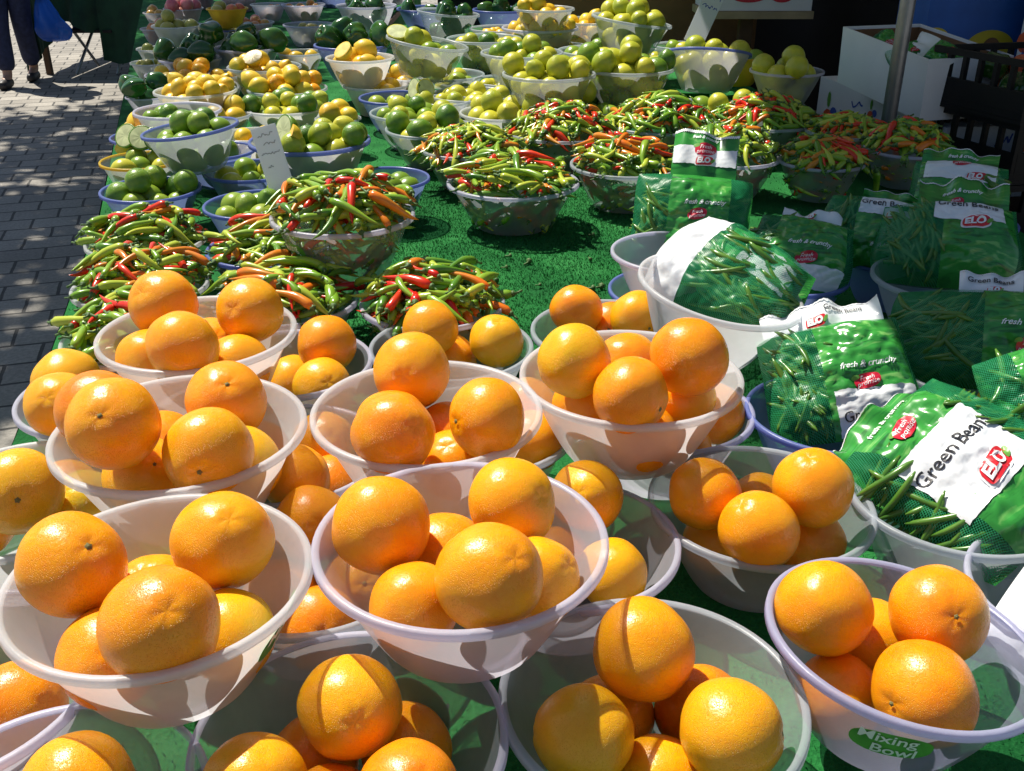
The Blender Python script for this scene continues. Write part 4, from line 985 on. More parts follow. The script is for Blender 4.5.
    for i in range(nb*2):
        lo,hi=bu[i%len(bu)]
        u=lo+(hi-lo)*rb.uniform(.12,.88); v=rb.uniform(-.62,.62)
        p=B.P(u,v)+B.C*0-B.n*(rb.uniform(.005,.013) if i<nb else rb.uniform(.014,.045))+B.C
        du,dv=(B.P(u+.12,v)-B.P(u-.12,v)).normalized(),(B.P(u,v+.12)-B.P(u,v-.12)).normalized()
        a=main+rb.gauss(0,.5)+(math.pi/2 if key in('B6','B8','B5') else 0)
        d=du*math.cos(a)+dv*math.sin(a)
        q=d.to_track_quat('X','Z')@Euler((rb.uniform(-.5,.5),0,0)).to_quaternion()
        bm_,bs=rb.choice(BV),rb.uniform(.052,.082)
        if i>=nb: LOOSEB.append((bm_,Matrix.Translation(p)@q.to_matrix().to_4x4()@Matrix.Scale(bs,4))); continue
        o=ob('green_bean',bm_,None,p,q,bs)
        tag(o,'green bean inside the net of the '+beanlab,'bean','beans inside the '+beanlab)
    return B,root
TXT='Green Beans'
SPEC={
'B8':dict(label='half shaded net bag of green beans, white header, in the deep blue bowl',nb=42,band=(-.22,.92),head=(.036,'white',-.085,.08),
  items=[('text','fresh & crunchy',.035,.002,.017,'w'),('oval',.03,-.020,.017),('patch',.037,-.054,.100,.050),('text',TXT,.037,-.062,.017,'b')],hitems=[('elo',-.01,.008,.014),('text',TXT,.03,.024,.010,'b')],beanlab='bag in the deep blue bowl'),
'B9':dict(label='net bag of green beans under a white header in a grey bowl',nb=42,band=(-.02,.97),head=(.032,'white',-.035,.05),
  items=[('text','fresh & crunchy',.055,.005,.018,'w'),('oval',.055,-.022,.017),('patch',.075,-.050,.085,.036)],hitems=[('text',TXT,.007,.019,.012,'b'),('elo',.012,.003,.010)],beanlab='half lit bag in the grey bowl'),
'B10':dict(label='sunlit net bag of green beans lying sideways with a creased white label',band=(-.60,.52),head=(.02,'green',-.07,.06),
  items=[('text','fresh & crunchy',-.005,.094,.016,'w'),('oval',-.012,.066,.019),('patch',-.008,-.004,.118,.092),('text',TXT,-.006,.012,.0225,'b'),('elo',.003,-.030,.022)],bean_u=((-.9,-.6),(.52,.9)),nb=32,beanlab='sunlit bag lying sideways'),
'B6':dict(label='biggest bag in the shade, white label across its top, in a grey bowl',band=(-.08,.92),head=(.060,'green',-.055,.10),
  items=[('patch',.030,.048,.112,.050),('text',TXT,.028,.056,.019,'b'),('elo',.040,.018,.021)],hitems=[('text','fresh & crunchy',.02,.030,.016,'w'),('oval',.01,.008,.014)],nb=44,beanlab='biggest shaded bag'),
'B5':dict(label='shaded bag of green beans behind the big one, in a blue bowl',band=(-.35,.9),head=(.014,'green',-.03,.075),
  items=[('patch',.02,.040,.095,.034),('text',TXT,.015,.044,.016,'b'),('elo',.03,.024,.013),('text','fresh & crunchy',.03,-.03,.014,'w')],nb=18,beanlab='shaded bag in the blue bowl'),
'B7':dict(label='farthest bag of green beans with an upright white label',band=(-.85,.8),head=(.030,'green',-.08,.07),
  items=[('patch',.0,.030,.135,.052),('oval',.0,.046,.018),('elo',.03,.016,.017)],hitems=[('text','fresh & crunchy',.0,.014,.014,'w')],nb=8,beanlab='farthest bag'),
'B2':dict(label='bag of green beans standing upright behind the white bowl, header sunlit',band=(-.40,.62),head=(.075,'green',-.045,.07),
  items=[('text','fresh & crunchy',.02,.035,.016,'w'),('oval',.01,.015,.016)],hitems=[('text','fresh & crunchy',.01,.066,.011,'w'),('patch',.012,.034,.112,.030),('oval',.012,.046,.019),('elo',.012,.026,.015)],nb=18,beanlab='upright bag behind the white bowl'),
'B4':dict(label='low shaded bag of green beans in the blue bowl behind the white one',band=(-.55,.85),head=(.018,'white',-.05,.06),
  items=[('text','fresh & crunchy',.012,.005,.016,'w'),('oval',.012,-.020,.017),('patch',.03,-.046,.090,.032)],hitems=[('elo',.0,.006,.010)],nb=12,beanlab='low shaded bag in a blue bowl'),
'B1':dict(label='sunlit net bag showing its beans and the white inside of its film',band=(-1,-.38),white='part',head=None,items=[],nb=60,bean_u=((-.3,.85),),beanlab='sunlit bag in the white bowl'),
'B11':dict(label='bag of green beans at the right edge over a yellow rim',band=(-.5,.9),head=None,items=[],nb=5,beanlab='bag over the yellow rim'),
'B12':dict(label='white folded bag cut off at the right edge, in a violet bowl',band=(-1,.9),white='all',head=None,items=[],nb=0,beanlab='white folded bag'),
}
for key,C,W,H,T,dy,ti,ro in BG:
    s=SPEC[key]; B,root=build_bag(key,C,W,H,T,dy,ti,ro,**s)
    if key=='B1':   # the far side's print shows through the net
        fb=[c for c in root.children if c.name.startswith('film_back')][0]
        V,F=rect2d(.075,.055,8,6,.002,rb); V3=[tuple(B.P((x+.045)/(W/2),(y+.025)/(H/2),0,1)*.0+B.P((x+.045)/(W/2),(y+.025)/(H/2),-.003,1)) for x,y in V]
        ob('paper_label',mk('paper_label',V3,F,M_WFILM),fb)
        V,F=rect2d(.15,.07,10,6,.002,rb); V3=[tuple(B.P((x+.02)/(W/2),(y+.035)/(H/2),-.006,1)) for x,y in V]
        ob('printed_panel',mk('printed_panel',V3,F,M_FILM,uv=[(x*10,y*10) for x,y in V]),fb)

V=[];F=[];nv=0
for me,M in LOOSEB:
    A=np.array(M); P=np.empty(3*len(me.vertices)); me.vertices.foreach_get('co',P); P=P.reshape(-1,3)@A[:3,:3].T+A[:3,3]
    V+=P.tolist(); F+=[tuple(i+nv for i in p.vertices) for p in me.polygons]; nv+=len(P)
tag(ob('loose_beans',mk('loose_beans',V,F,M_BEAN)),'green beans packed deeper inside the net bags','beans',kind='stuff')
# ------------------------------------------------------------------ price tags
def squig(n,w,h,rr,th=.0016):
    V=[];F=[];pts=[]
    for i in range(n): pts.append((-w/2+w*i/(n-1),rr.uniform(-h,h)))
    for i in range(n-1):
        a,b=Vector((*pts[i],0)),Vector((*pts[i+1],0)); d=(b-a).normalized(); nn=Vector((-d.y,d.x,0))*th/2
        o=len(V); V+=[tuple((a+nn).xy),tuple((a-nn).xy),tuple((b-nn).xy),tuple((b+nn).xy)]; F.append((o,o+1,o+2,o+3))
    return V,F
def card(name,label,p,w,h,yaw,lean,roll,lines,m):
    rt=ob(name,None,None,p); rt.rotation_mode='YXZ'
    rt.rotation_euler=(R_(90-lean),0,R_(yaw)); rt.rotation_mode='XYZ'
    M=Matrix.Rotation(R_(yaw),4,'Z')@Matrix.Rotation(R_(90-lean),4,'X')@Matrix.Rotation(R_(roll),4,'Z'); rt.matrix_world=Matrix.Translation(p)@M
    tag(rt,label,'price tag')
    v,f=box(w,h,.0012,(0,h/2,0)); ob('card',mk('card',v,f,M_PAPER,False),rt)
    rr=random.Random(4); V=[];F=[]
    for y,ww,hh,x,n in lines:
        v,f=squig(n,ww,hh,rr,w*.035); o=len(V); V+=[(a+x,b+y,.0012) for a,b in v]; F+=[tuple(i+o for i in q) for q in f]
    ob('handwriting',mk('handwriting',V,F,m,False),rt)
card('price_tag','white price tag with faint grey handwriting stuck before the left chillies',topof('F22',.050,.02,.02),.055,.135,-6,8,15,[(.118,.034,.0034,0,19),(.100,.028,.003,.004,15),(.080,.040,.0028,0,21),(.055,.012,.006,-.008,6)],M_GREY)
card('price_tag','tall white price tag with blue handwriting leaning over the limes',topof('L20',.03,-.03,.01),.078,.36,0,2,-22,[(.178,.038,.007,-.010,15),(.180,.010,.011,.024,5),(.142,.040,.008,-.008,15),(.140,.014,.008,.024,6)],M_BLUEINK)

# ------------------------------------------------------------------ boxes and crates behind the stall
def obox(name,par,O,P0,a,b,c,m,inset=0):
    P0,a,b,c=map(Vector,(P0,a,b,c)); O=Vector(O)
    V=[tuple(P0+a*i+b*j+c*k-O) for i in(0,1) for j in(0,1) for k in(0,1)]
    return ob(name,mk(name,V,[(0,1,3,2),(4,6,7,5),(0,4,5,1),(2,3,7,6),(0,2,6,4),(1,5,7,3)],m,False),par)
def onface(name,par,O,P0,ax,ay,V,F,m,off=.0015):
    """flat print on the face spanned by ax, ay from P0"""
    P0,ax,ay=map(Vector,(P0,ax,ay)); nx,ny=ax.normalized(),ay.normalized(); n=nx.cross(ny)
    return ob(name,mk(name,[tuple(P0+nx*x+ny*y+n*off-Vector(O)) for x,y in V],F,m,False),par)
bench=tag(ob('trestle_bench',None,loc=(1.75,3.7,0)),'dark trestle bench carrying the cartons behind the stall','bench')
v,f=box(1.25,1.5,.04,(0,0,.66)); ob('bench_top',mk('bench_top',v,f,M_WOOD,False),bench)
for x in(-.57,.57):
    for y in(-.7,.7): v,f=box(.05,.05,.64,(x,y,.32)); ob('leg',mk('leg',v,f,M_WOOD,False),bench)
def fruitmark(par,O,P0,ax,ay,x,y,s):
    V,F=disc2d(s*.5,s*.45,10,1); onface('fruit_print',par,O,P0,ax,ay,[(x+a,y+b) for a,b in V],F,M_ORP)
    V,F=disc2d(s*.35,s*.28,10,1); onface('leaf_print',par,O,P0,ax,ay,[(x+s*.55+a,y+s*.35+b) for a,b in V],F,M_BLUEINK)
    V,F=disc2d(s*.18,s*.5,8,1); onface('stalk_print',par,O,P0,ax,ay,[(x-s*.05+a,y+s*.9+b*.8) for a,b in V],F,M_LEAF)
def printed_carton(label,P0,a,b,c,big='D'):
    """a from near corner to the left-back, b to the right, c up; print on the faces towards the buyer"""
    P0,a,b,c=map(Vector,(P0,a,b,c)); O=P0; rt=tag(ob('carton',None,loc=O),label,'carton')
    obox('carton_body',rt,O,P0,a,b,c,M_CARTON)
    rr=random.Random(len(label))
    for Q,ax,L in ((P0+a,-a,a.length),(P0,b,b.length)):
        H=c.length
        if L<.15: continue
        v,f=text2d(big,H*.52,bold=.005); onface('letter_print',rt,O,Q,ax,c,[(x+L*.34,y+H*.42) for x,y in v],f,M_BLUEINK)
        fruitmark(rt,O,Q,ax,c,L*.14,H*.45,H*.30); fruitmark(rt,O,Q,ax,c,L*.60,H*.70,H*.18); fruitmark(rt,O,Q,ax,c,L*.90,H*.40,H*.2)
        V=[];F=[]
        for x,y in ((.58,.36),(.74,.30),(.70,.62),(.86,.72),(.45,.8)):
            v,f=squig(7,L*.12,H*.07,rr,.006); o=len(V); V+=[(p+L*x,q+p*.3+H*y) for p,q in v]; F+=[tuple(i+o for i in k) for k in f]
        onface('script_print',rt,O,Q,ax,c,V,F,M_BLUEINK)
    return rt
printed_carton('white fruit carton with blue and orange print left of the pole',(1.25,3.16,.69),(-.12,.62,0),(.02,.30,0) and (.28,.06,0),(0,0,.24))
printed_carton('white fruit carton with a blue letter right of the pole',(1.30,3.02,.682),(-.0,.0,0) and (-.06,.12,0),(.42,.06,0),(0,0,.22))
# open white carton, tilted
def open_carton(label,P0,a,b,c,m,mi):
    P0,a,b,c=map(Vector,(P0,a,b,c)); rt=tag(ob('open_carton',None,loc=P0),label,'carton'); th=.006
    ua,ub,uc=a.normalized(),b.normalized(),c.normalized()
    obox('bottom',rt,P0,P0,a,b,uc*th,m)
    obox('side_wall',rt,P0,P0+uc*th,a,ub*th,c-uc*th,m); obox('side_wall',rt,P0,P0+b-ub*th+uc*th,a,ub*th,c-uc*th,m)
    obox('end_wall',rt,P0,P0+ub*th+uc*th,ua*th,b-2*ub*th,c-uc*th,m); obox('end_wall',rt,P0,P0+a-ua*th+ub*th+uc*th,ua*th,b-2*ub*th,c-uc*th,m)
    obox('lining',rt,P0,P0+a-ua*(th+.004)+ub*(th+.002)+uc*(th+.002),ua*.003,b-2*ub*(th+.002),(c-uc*(th+.006))*.97,mi)
    obox('lining',rt,P0,P0+b-ub*(th+.004)+ua*(th+.002)+uc*(th+.002),a-2*ua*(th+.002),ub*.003,(c-uc*(th+.006))*.97,mi)
    return rt
OA,OB,OC=Vector((-.12,.44,.04)),Vector((.28,.08,.0)),Vector((-.012,-.02,.178))
OP=Vector((1.205,3.0,.925))
open_carton('open white carton full of green bean bags behind the pole',OP,OA,OB,OC,M_CARD,M_BROWN)
rb2=random.Random(3)
for i,(fa,fb,fc,ro,ti,lab) in enumerate(((.36,.16,.92,20,55,'green bean bag heaped at the front of the open white carton'),(.70,.26,.90,-30,60,'green bean bag lying at the back of the open white carton'),(.14,.34,.98,60,40,'bean bag with white header poking out of the white carton'))):
    p=OP+OA*fa+OB*fb+OC*fc
    build_bag('X%d'%i,tuple(p-Vector((0,0,.02))),.115,.11,.035,0,ti,ro,lab,(-.5,.8),(.06,'white',-.06,.06) if i==2 else None,[('oval',.02,-.01,.018)],nb=0,beanlab='x')
# black ventilated crates
def crate(label,P0,a,b,c):
    P0,a,b,c=map(Vector,(P0,a,b,c)); rt=tag(ob('crate',None,loc=P0),label,'crate','black crates stacked at the right')
    ua,ub,uc=a.normalized(),b.normalized(),c.normalized(); th=.012
    obox('base',rt,P0,P0,a,b,uc*.012,M_CRATE)
    for Q,d,L,inn in ((P0,a,a.length,ub),(P0+b-ub*th,a,a.length,ub),(P0,b,b.length,ua),(P0+a-ua*th,b,b.length,ua)):
        ud=d.normalized(); parts=[]
        def bar(s,e,z0,z1):
            q=Q+ud*s+uc*z0; A=ud*(e-s); Bv=inn*th; Cv=uc*(z1-z0)
            V=[tuple(q+A*i+Bv*j+Cv*k-P0) for i in(0,1) for j in(0,1) for k in(0,1)]
            return V,[(0,1,3,2),(4,6,7,5),(0,4,5,1),(2,3,7,6),(0,2,6,4),(1,5,7,3)]
        H=c.length; o=.0125 if inn==ua else 0
        parts.append(bar(o,L-o,H-.018,H)); parts.append(bar(o,L-o,.0125,.03)); parts.append(bar(o+.0005,L-o-.0005,.0302,H*.5198))
        n=max(5,int(L/.06))
        for i in range(n+1):
            x=o+(L-2*o-.014)*i/n; parts.append(bar(x,x+.014,H*.5202,H-.0182))
        v,f=join(parts); ob('side_panel',mk('side_panel',v,f,M_CRATE,False),rt)
CA,CB,CC=Vector((-.13,.34,0)),Vector((.50,.12,0)),Vector((0,0,.165))
CP=Vector((1.37,2.73,-.035))
for i,lab in enumerate(('lowest black crate, standing on the ground','second black crate from the ground','third black crate from the ground','fourth black crate from the ground','fifth black crate up, third from the top','black ventilated crate just under the top one','topmost black ventilated crate holding peppers and greens')):
    crate(lab,CP+CC*i*1.012+Vector((.012*(i%2),.01*(i%3),0)),CA,CB,CC)
ct=CP+CC*6*1.012
for i in range(12):
    fa,fb=.15+.7*((i*.618)%1),.1+.8*((i*.381+.2)%1); p=ct+CA*fa+CB*fb+Vector((0,0,.05+.03*(i%3)))
    if i%4==3:
        o=ob('apple',APPLE['red apple'][i%2],None,p,randrot(),.036); tag(o,'red round fruit in the topmost black crate','fruit','red fruits in the topmost black crate')
    else:
        o=ob('green_pepper',PEP[i%3],None,p,randrot(),.044); ob('stalk',PSTEM,o); tag(o,'green pepper in the topmost black crate','pepper','green peppers in the topmost black crate')
for i in range(5): # bright yellow-green chillies on top
    M=chilli_pose(ct.x+.22+.05*i,ct.y+.18+.02*i,ct.z+.165+.006*i,.6*i,0,0)@Matrix.Scale(.11,4); o=ob('chilli_pepper',CME['pale green'][i%5]); o.matrix_world=M
    tag(o,'pale green chilli on the topmost black crate','chilli','pale chillies on the topmost crate'); ob('stalk',SME[i%5],o)
# blue banana carton with yellow ovals
BP=Vector((1.46,3.72,.955)); ba,bb,bc=Vector((0,.30,0)),Vector((.62,.0,0)),Vector((0,0,.30))
rt=tag(ob('carton',None,loc=BP),'big blue carton with yellow oval prints at the back','carton')
obox('carton_body',rt,BP,BP,ba,bb,bc,M_BLUEBOX)
for x,y,sx,sy in ((.035,.115,.05,.036),(.095,.085,.035,.02),(.235,.085,.085,.058)):
    V,F=disc2d(sx,sy); onface('yellow_print',rt,BP,BP,bb,bc,[(x+p,y+q) for p,q in V],F,M_YEL)
V,F=disc2d(.032,.038); onface('brown_print',rt,BP,BP,bb,bc,[(.24+p,.08+q) for p,q in V],F,M_BROWN,.003)
v,f=sph(36,18,lambda d,th,ph: Vector((d.x*.24,d.y*.13,max(-.02,d.z*.07)))*(1+.25*noise.noise(d*3.1)+.12*noise.noise(d*8)))
tag(ob('plastic_sheet',mk('plastic_sheet',v,f,M_NAVY),None,BP+Vector((.33,.13,.322))),'crumpled navy plastic sheet lying on the big blue carton','plastic sheet')
for lab,p,a,b,c in (('brown carton under the big blue carton',(1.44,3.70,.682),(0,.36,0),(.66,.0,0),(0,0,.27)),('brown carton on the table end behind the highest lime bowl',(.55,4.95,TT+.004),(0,.4,0),(.60,.02,0),(0,0,.34)),
    ('long brown carton on the table end behind the lemons',(.12,5.1,TT+.004),(0,.4,0),(.38,0,0),(0,0,.26)),
    ('low brown carton on the ground right of the table',(1.27,2.10,.004),(0,.45,0),(.60,.0,0),(0,0,.66))):
    rt=tag(ob('carton',None,loc=p),label=lab,cat='carton'); obox('carton_body',rt,p,p,a,b,c,M_BROWN)
    p2=Vector(p)+Vector(c)+Vector((0,0,.002)); m=(Vector(b)*.46); obox('parcel_tape',rt,p,p2+m,a,Vector(b)*.08,(0,0,.001),M_PALEW)
printed_carton('white and blue printed carton standing beside the blue carton',(1.80,3.42,.955),(-.05,.20,0),(.40,-.04,0),(0,0,.26),'D')
rt=tag(ob('carton',None,loc=(1.80,3.36,.682)),'plain white carton under the printed one at the right','carton'); obox('carton_body',rt,(1.80,3.36,.682),(1.80,3.36,.682),(0,.36,0),(.42,0,0),(0,0,.27),M_CARTON)
v2,f2=box(.40,.006,.05,(.21,-.0032,.135)); ob('label_strip',mk('label_strip',v2,f2,M_BLUEINK,False),rt)
rt=tag(ob('carton',None,loc=(1.70,3.66,1.275)),'grey brown carton lying slanted on top at the right corner','carton'); obox('carton_body',rt,(1.70,3.66,1.275),(1.70,3.66,1.275),(-.02,.34,0),(.6,-.08,-.02),(0,0,.16),M_PALEW)
obox('flap',rt,(1.70,3.66,1.275),(1.70,3.655,1.30),(.0,-.12,-.05),(.55,-.08,-.02),(0,0,.004),M_PALEW)
# fruit tray on a wooden trestle
rt=tag(ob('trestle',None,loc=(1.02,4.62,0)),'wooden trestle post carrying the pink printed tray','trestle')
v,f=box(.055,.055,1.05,(0,0,.525)); ob('post',mk('post',v,f,M_WOOD,False),rt)
v,f=box(.46,.34,.03,(.03,.05,1.066)); ob('board',mk('board',v,f,M_PALEW,False),rt)
v,f=box(.5,.4,.03,(0,.05,.016)); ob('foot',mk('foot',v,f,M_WOOD,False),rt)
rt=tag(ob('fruit_tray',None,loc=(1.05,4.67,1.083)),'white and pink printed cardboard tray on the wooden trestle','tray')
v,f=box(.44,.32,.10,(0,0,.05)); ob('tray_body',mk('tray_body',v,f,M_CARTON,False),rt)
for x,sx in ((-.05,.07),(.09,.045)):
    V,F=disc2d(sx,.022); ob('pink_print',mk('pink_print',[(x+p,-.1625,.055+q) for p,q in V],F,M_RED,False),rt)
# pole, canopy, dark back sheet
rt=tag(ob('canopy_pole',None,loc=(1.095,2.95,0)),'grey steel pole standing between the printed cartons','pole')
v,f=lathe([(.0005,0),(.021,0),(.021,2.52),(.0005,2.52)],20); ob('tube',mk('tube',v,f,M_STEEL),rt)
v,f=lathe([(.021,.0),(.045,.0),(.045,.006),(.021,.006)],20); ob('foot_plate',mk('foot_plate',v,f,M_STEEL,False),rt)
can=[(CANP[0][0],9)]+CANP[1:]+[(3.6,2.0),(3.6,9)]
n=len(can); V=[(x,y,2.50+.03*(i%2)) for i,(x,y) in enumerate(can)]+[(x,y,2.506+.03*(i%2)) for i,(x,y) in enumerate(can)]
rt=tag(ob('canopy',None,loc=(0,0,0)),'stall canopy stretched over the shaded back of the stall','canopy')
ob('canopy_sheet',mk('canopy_sheet',V,[tuple(range(n))[::-1],tuple(range(n,2*n))]+[(i,(i+1)%n,n+(i+1)%n,n+i) for i in range(n)],M_CANOPY,False),rt)
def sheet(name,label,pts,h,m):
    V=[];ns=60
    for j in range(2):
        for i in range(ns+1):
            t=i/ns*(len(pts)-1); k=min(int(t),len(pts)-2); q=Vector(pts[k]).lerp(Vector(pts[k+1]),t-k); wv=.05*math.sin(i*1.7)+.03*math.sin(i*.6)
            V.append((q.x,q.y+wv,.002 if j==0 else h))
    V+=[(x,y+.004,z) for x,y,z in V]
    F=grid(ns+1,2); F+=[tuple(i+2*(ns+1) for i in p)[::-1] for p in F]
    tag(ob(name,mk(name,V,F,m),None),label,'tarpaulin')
sheet('tarpaulin','dark tarpaulin hanging behind the shaded cartons',[(-.45,6.45),(1.5,6.3),(3.3,6.0),(3.4,4.0),(3.4,2.2)],2.48,M_BACKDROP)  # added dark sheet in place of the shaded clutter behind the stall

# ------------------------------------------------------------------ the passer-by
def skin(name,verts,edges,rads,m,parent,sub=2):
    me=bpy.data.meshes.new(name); me.from_pydata(verts,edges,[]); o=bpy.data.objects.new(name+'_cage',me); COL.objects.link(o)
    md=o.modifiers.new('s','SKIN'); md.use_smooth_shade=True
    for i,r in enumerate(rads): me.skin_vertices[0].data[i].radius=(r,r) if not isinstance(r,tuple) else r
    me.skin_vertices[0].data[0].use_root=True
    sb=o.modifiers.new('d','SUBSURF'); sb.levels=sub; sb.render_levels=sub
    dg=bpy.context.evaluated_depsgraph_get(); ev=bpy.data.meshes.new_from_object(o.evaluated_get(dg)); bpy.data.objects.remove(o)
    ev.materials.clear(); ev.materials.append(m); ev.name=name
    ev.polygons.foreach_set('use_smooth',[True]*len(ev.polygons))
    return ob(name,ev,parent)
PX,PY=-4.36,9.25
per=tag(ob('person',None,loc=(PX,PY,0)),'person in dark navy trousers walking on the paving with a blue carrier bag','person')
per.rotation_euler=(0,0,R_(6))
# facing the buyer (-Y); the person's left hand is on the picture's right
bv=[(0,0,.95),(0,.0,1.12),(0,.01,1.30),(0,.02,1.44),(0,.01,1.53),(0,-.01,1.63),(0,-.01,1.72),
    (.09,0,.90),(.06,.02,.50),(.03,.20,.10),(.03,.06,.05),(-.09,0,.90),(-.085,-.13,.50),(-.07,-.20,.09),(-.07,-.34,.04),
    (.19,.02,1.42),(.235,.03,1.14),(.27,-.03,.90),(.275,-.045,.83),(-.19,.02,1.42),(-.24,.05,1.14),(-.26,-.02,.90),(-.262,-.04,.83)]
be=[(0,1),(1,2),(2,3),(3,4),(4,5),(5,6),(0,7),(7,8),(8,9),(9,10),(0,11),(11,12),(12,13),(13,14),(3,15),(15,16),(16,17),(17,18),(3,19),(19,20),(20,21),(21,22)]
br=[.13,.12,.135,.10,.05,.095,.075,.085,.058,.042,.03,.085,.058,.042,.03,.055,.042,.030,.034,.055,.042,.030,.034]
for hx,base in ((1,18),(-1,22)):
    p=bv[base]
    for k,(dy,L) in enumerate(((-.030,.070),(-.010,.078),(.010,.074),(.030,.060))):
        i=len(bv); bv+=[(p[0]+.004*hx,p[1]+dy,p[2]-.045),(p[0]-.004*hx,p[1]+dy,p[2]-.045-L*.5),(p[0]-.030*hx,p[1]+dy,p[2]-.050-L*.45)]; be+=[(base,i),(i,i+1),(i+1,i+2)]; br+=[.011,.010,.008]
    i=len(bv); bv+=[(p[0]-.012*hx,p[1]-.042,p[2]-.022),(p[0]-.026*hx,p[1]-.045,p[2]-.060)]; be+=[(base,i),(i,i+1)]; br+=[.012,.009]
skin('body',bv,be,br,M_SKIN,per)
skin('trousers',[(0,0,.93),(0,0,1.03),(.085,0,.86),(.06,.02,.50),(.03,.18,.13),(-.085,0,.86),(-.085,-.13,.50),(-.07,-.19,.12)],[(0,1),(0,2),(2,3),(3,4),(0,5),(5,6),(6,7)],[.155,.15,.118,.088,.080,.118,.088,.080],M_JEAN,per)
skin('jacket',[(0,0,.93),(0,.0,1.15),(0,.01,1.30),(0,.02,1.45),(0,.01,1.50),(.19,.02,1.42),(.236,.03,1.14),(.268,-.025,.93),(-.19,.02,1.42),(-.241,.05,1.14),(-.258,-.015,.93)],[(0,1),(1,2),(2,3),(3,4),(3,5),(5,6),(6,7),(3,8),(8,9),(9,10)],[.165,.15,.155,.115,.07,.075,.06,.048,.075,.06,.048],M_SHIRT,per)
for s,x,y in ((1,.03,.17),(-1,-.07,-.23)):
    skin('shoe',[(x,y+.06,.045),(x,y-.05,.045),(x+.01*s,y-.16,.035)],[(0,1),(1,2)],[.046,.05,.040],M_SHOE,per)
v,f=sph(20,14,lambda d,th,ph: Vector((d.x*.092,d.y*.10+.018,d.z*.10+.03))); ob('hair',mk('hair',v,f,M_HAIR),per,(0,-.005,1.70))
hv,hf=join([sph(10,8,lambda d,th,ph: d*.011+Vector((sx,-.10,1.665))) for sx in (-.035,.035)]); ob('eyes',mk('eyes',hv,hf,M_BLACK),per)
v,f=tube([(0,-.10,1.665),(0,-.122,1.632),(0,-.106,1.622)],[.008,.014,.010],8); ob('nose',mk('nose',v,f,M_SKIN),per)
v,f=tube([(-.024,-.098,1.592),(0,-.106,1.590),(.024,-.098,1.592)],[.004,.007,.004],6); ob('mouth',mk('mouth',v,f,M_RED),per)
# carrier bag in the hand
HX=Vector((PX+.29,PY-.04,.80))
bgr=tag(ob('carrier_bag',None,loc=HX),'full blue plastic carrier bag hanging from the hand','bag')
def cb(d,th,ph):
    t=(1-math.cos(th))/2   # 0 top..1 bottom
    wd=.022+.105*min(1,(t*1.4))**.9; wd*=math.sin(min(th*1.0,math.pi))**.25 if th<3.0 else .6
    fo=1+.22*noise.noise(Vector((math.cos(ph)*2,math.sin(ph)*2,t*3)))+.06*math.sin(ph*7+t*4)*(1-t)
    return Vector((math.cos(ph)*wd*fo*1.15+.07*t,math.sin(ph)*wd*fo*.8,-.03-.40*t))
v,f=sph(40,26,cb); ob('bag_body',mk('bag_body',v,f,M_BAGB),bgr)
for s in(-1,1):
    v,f=tube([(0,.02*s,-.12),(0,.012*s,-.05),(0,0,.004)],[.02,.010,.006],6); ob('handle',mk('handle',v,f,M_BAGB),bgr)

# ------------------------------------------------------------------ next stall along the paving
st=tag(ob('market_table',None,loc=(-3.85,10.4,0)),'neighbouring stall table draped in dark green cloth by the paving','table')
v,f=box(1.25,2.2,.04,(.05,.35,.83)); ob('tabletop',mk('tabletop',v,f,M_WOOD,False),st)
for x in(-.5,.6):
    for y in(-.65,1.3): v,f=box(.05,.05,.81,(x,y,.405)); ob('leg',mk('leg',v,f,M_WOOD,False),st)
cs=tag(ob('table_cloth',None,loc=(-3.85,10.4,.855)),'dark green cloth hanging ragged over the neighbouring stall','cloth')
def drape(x0,x1,y,bot,seed,m,nm='cloth_drop',yl=None):
    V=[];nx,nz=24,12
    for j in range(nz):
        t=j/(nz-1)
        for i in range(nx):
            s=i/(nx-1); x=x0+(x1-x0)*s; L=bot(s); wv=.05*math.sin(s*9+seed)*t+.02*math.sin(s*23+seed)*t
            if yl is None: V.append((x,y-.01-wv-.04*t,-L*t))
            else: V.append((y-.01-wv-.03*t if y<0 else y+.01+wv,x,-L*t))
    ob(nm,mk(nm,V,grid(nx,nz),m),cs)
V,F=box(1.29,2.24,.008,(.05,.35,.002)); ob('cloth_top',mk('cloth_top',V,F,M_DGREEN,False),cs)
drape(-.60,-.36,-.775,lambda s:.80-.25*s,1,M_DGREEN)
drape(-.36,.10,-.778,lambda s:.42-.05*math.sin(s*5),2,M_DGREEN)
drape(.10,.70,-.775,lambda s:.70+.04*math.sin(s*7),3,M_DGREEN)
drape(-.75,1.45,-.60,lambda s:.5+.08*math.sin(s*8),4,M_DGREEN,yl=1)
tr=tag(ob('hand_trolley',None,loc=(-3.86,9.9,0)),'dark folding trolley standing under the green draped stall','trolley')
v,f=box(.42,.6,.025,(0,0,.40)); ob('shelf',mk('shelf',v,f,M_CRATE,False),tr)
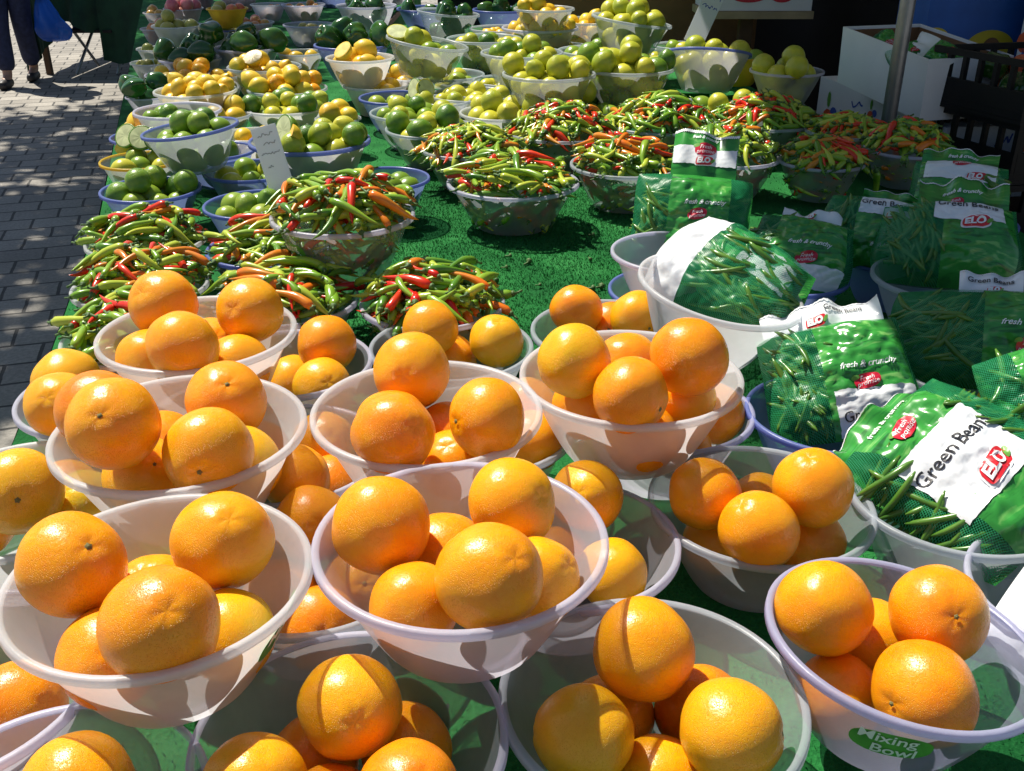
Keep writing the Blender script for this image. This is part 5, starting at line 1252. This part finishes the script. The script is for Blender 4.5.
v,f=box(.40,.5,.24,(0,.1,.5326)); ob('load',mk('load',v,f,M_NAVY,False),tr)
for x in(-.19,.19):
    v,f=tube([(x,-.28,.02),(x*.8,.25,.39)],[.014,.014],8); ob('leg',mk('leg',v,f,M_STEEL),tr)
    v,f=tube([(x,.28,.02),(x*.8,-.25,.39)],[.014,.014],8); ob('leg',mk('leg',v,f,M_STEEL),tr)

# ------------------------------------------------------------------ street tree whose shade dapples the paving
def tree(cx,cy,label,seed,clumps,rx,ry,rz,cz):
    rt=tag(ob('street_tree',None,loc=(cx,cy,0)),label,'tree'); r=random.Random(seed)
    pts=[(0,0,0),(.03,.02,1.2),(-.03,.0,2.4),(.05,.04,3.6),(0,0,cz-.3)]; v,f=tube(pts,[.19,.15,.13,.11,.07],14); parts=[(v,f)]
    cc=[]
    for i in range(clumps):
        while 1:
            a,b,c=[r.uniform(-1,1) for _ in range(3)]
            if .15<a*a+b*b+c*c<1: break
        cc.append(Vector((a*rx+2.9,b*ry,cz+c*rz)))
    for q in cc[::3]:
        m=Vector((q.x*.45,q.y*.45,min(q.z-.5,cz-.2))); parts.append(tube([(0,0,3.0+.3*r.random()),tuple(m),tuple(q)],[.06,.035,.01],6))
    v,f=join(parts); ob('trunk',mk('trunk',v,f,M_BARK),rt)
    V=[];F=[]
    for q in cc:
        s=r.uniform(.3,.62)
        for k in range(int(150*s)):
            p=q+Vector((r.gauss(0,s*.42),r.gauss(0,s*.42),r.gauss(0,s*.3))); h=r.uniform(.07,.13)
            d=Vector((r.gauss(0,1),r.gauss(0,1),r.gauss(0,.5))).normalized(); e=d.cross(Vector((r.gauss(0,1),r.gauss(0,1),r.gauss(0,1)))).normalized()*h*.55
            o=len(V); V+=[tuple(p-d*h),tuple(p+e),tuple(p+d*h),tuple(p-e)]; F.append((o,o+1,o+2,o+3))
    ob('crown',mk('crown',V,F,M_LEAVES,False),rt)
tree(-8.4,8.05,'street tree standing beyond the paving and shading it',2,TREE1,2.6,2.9,1.2,6.2)
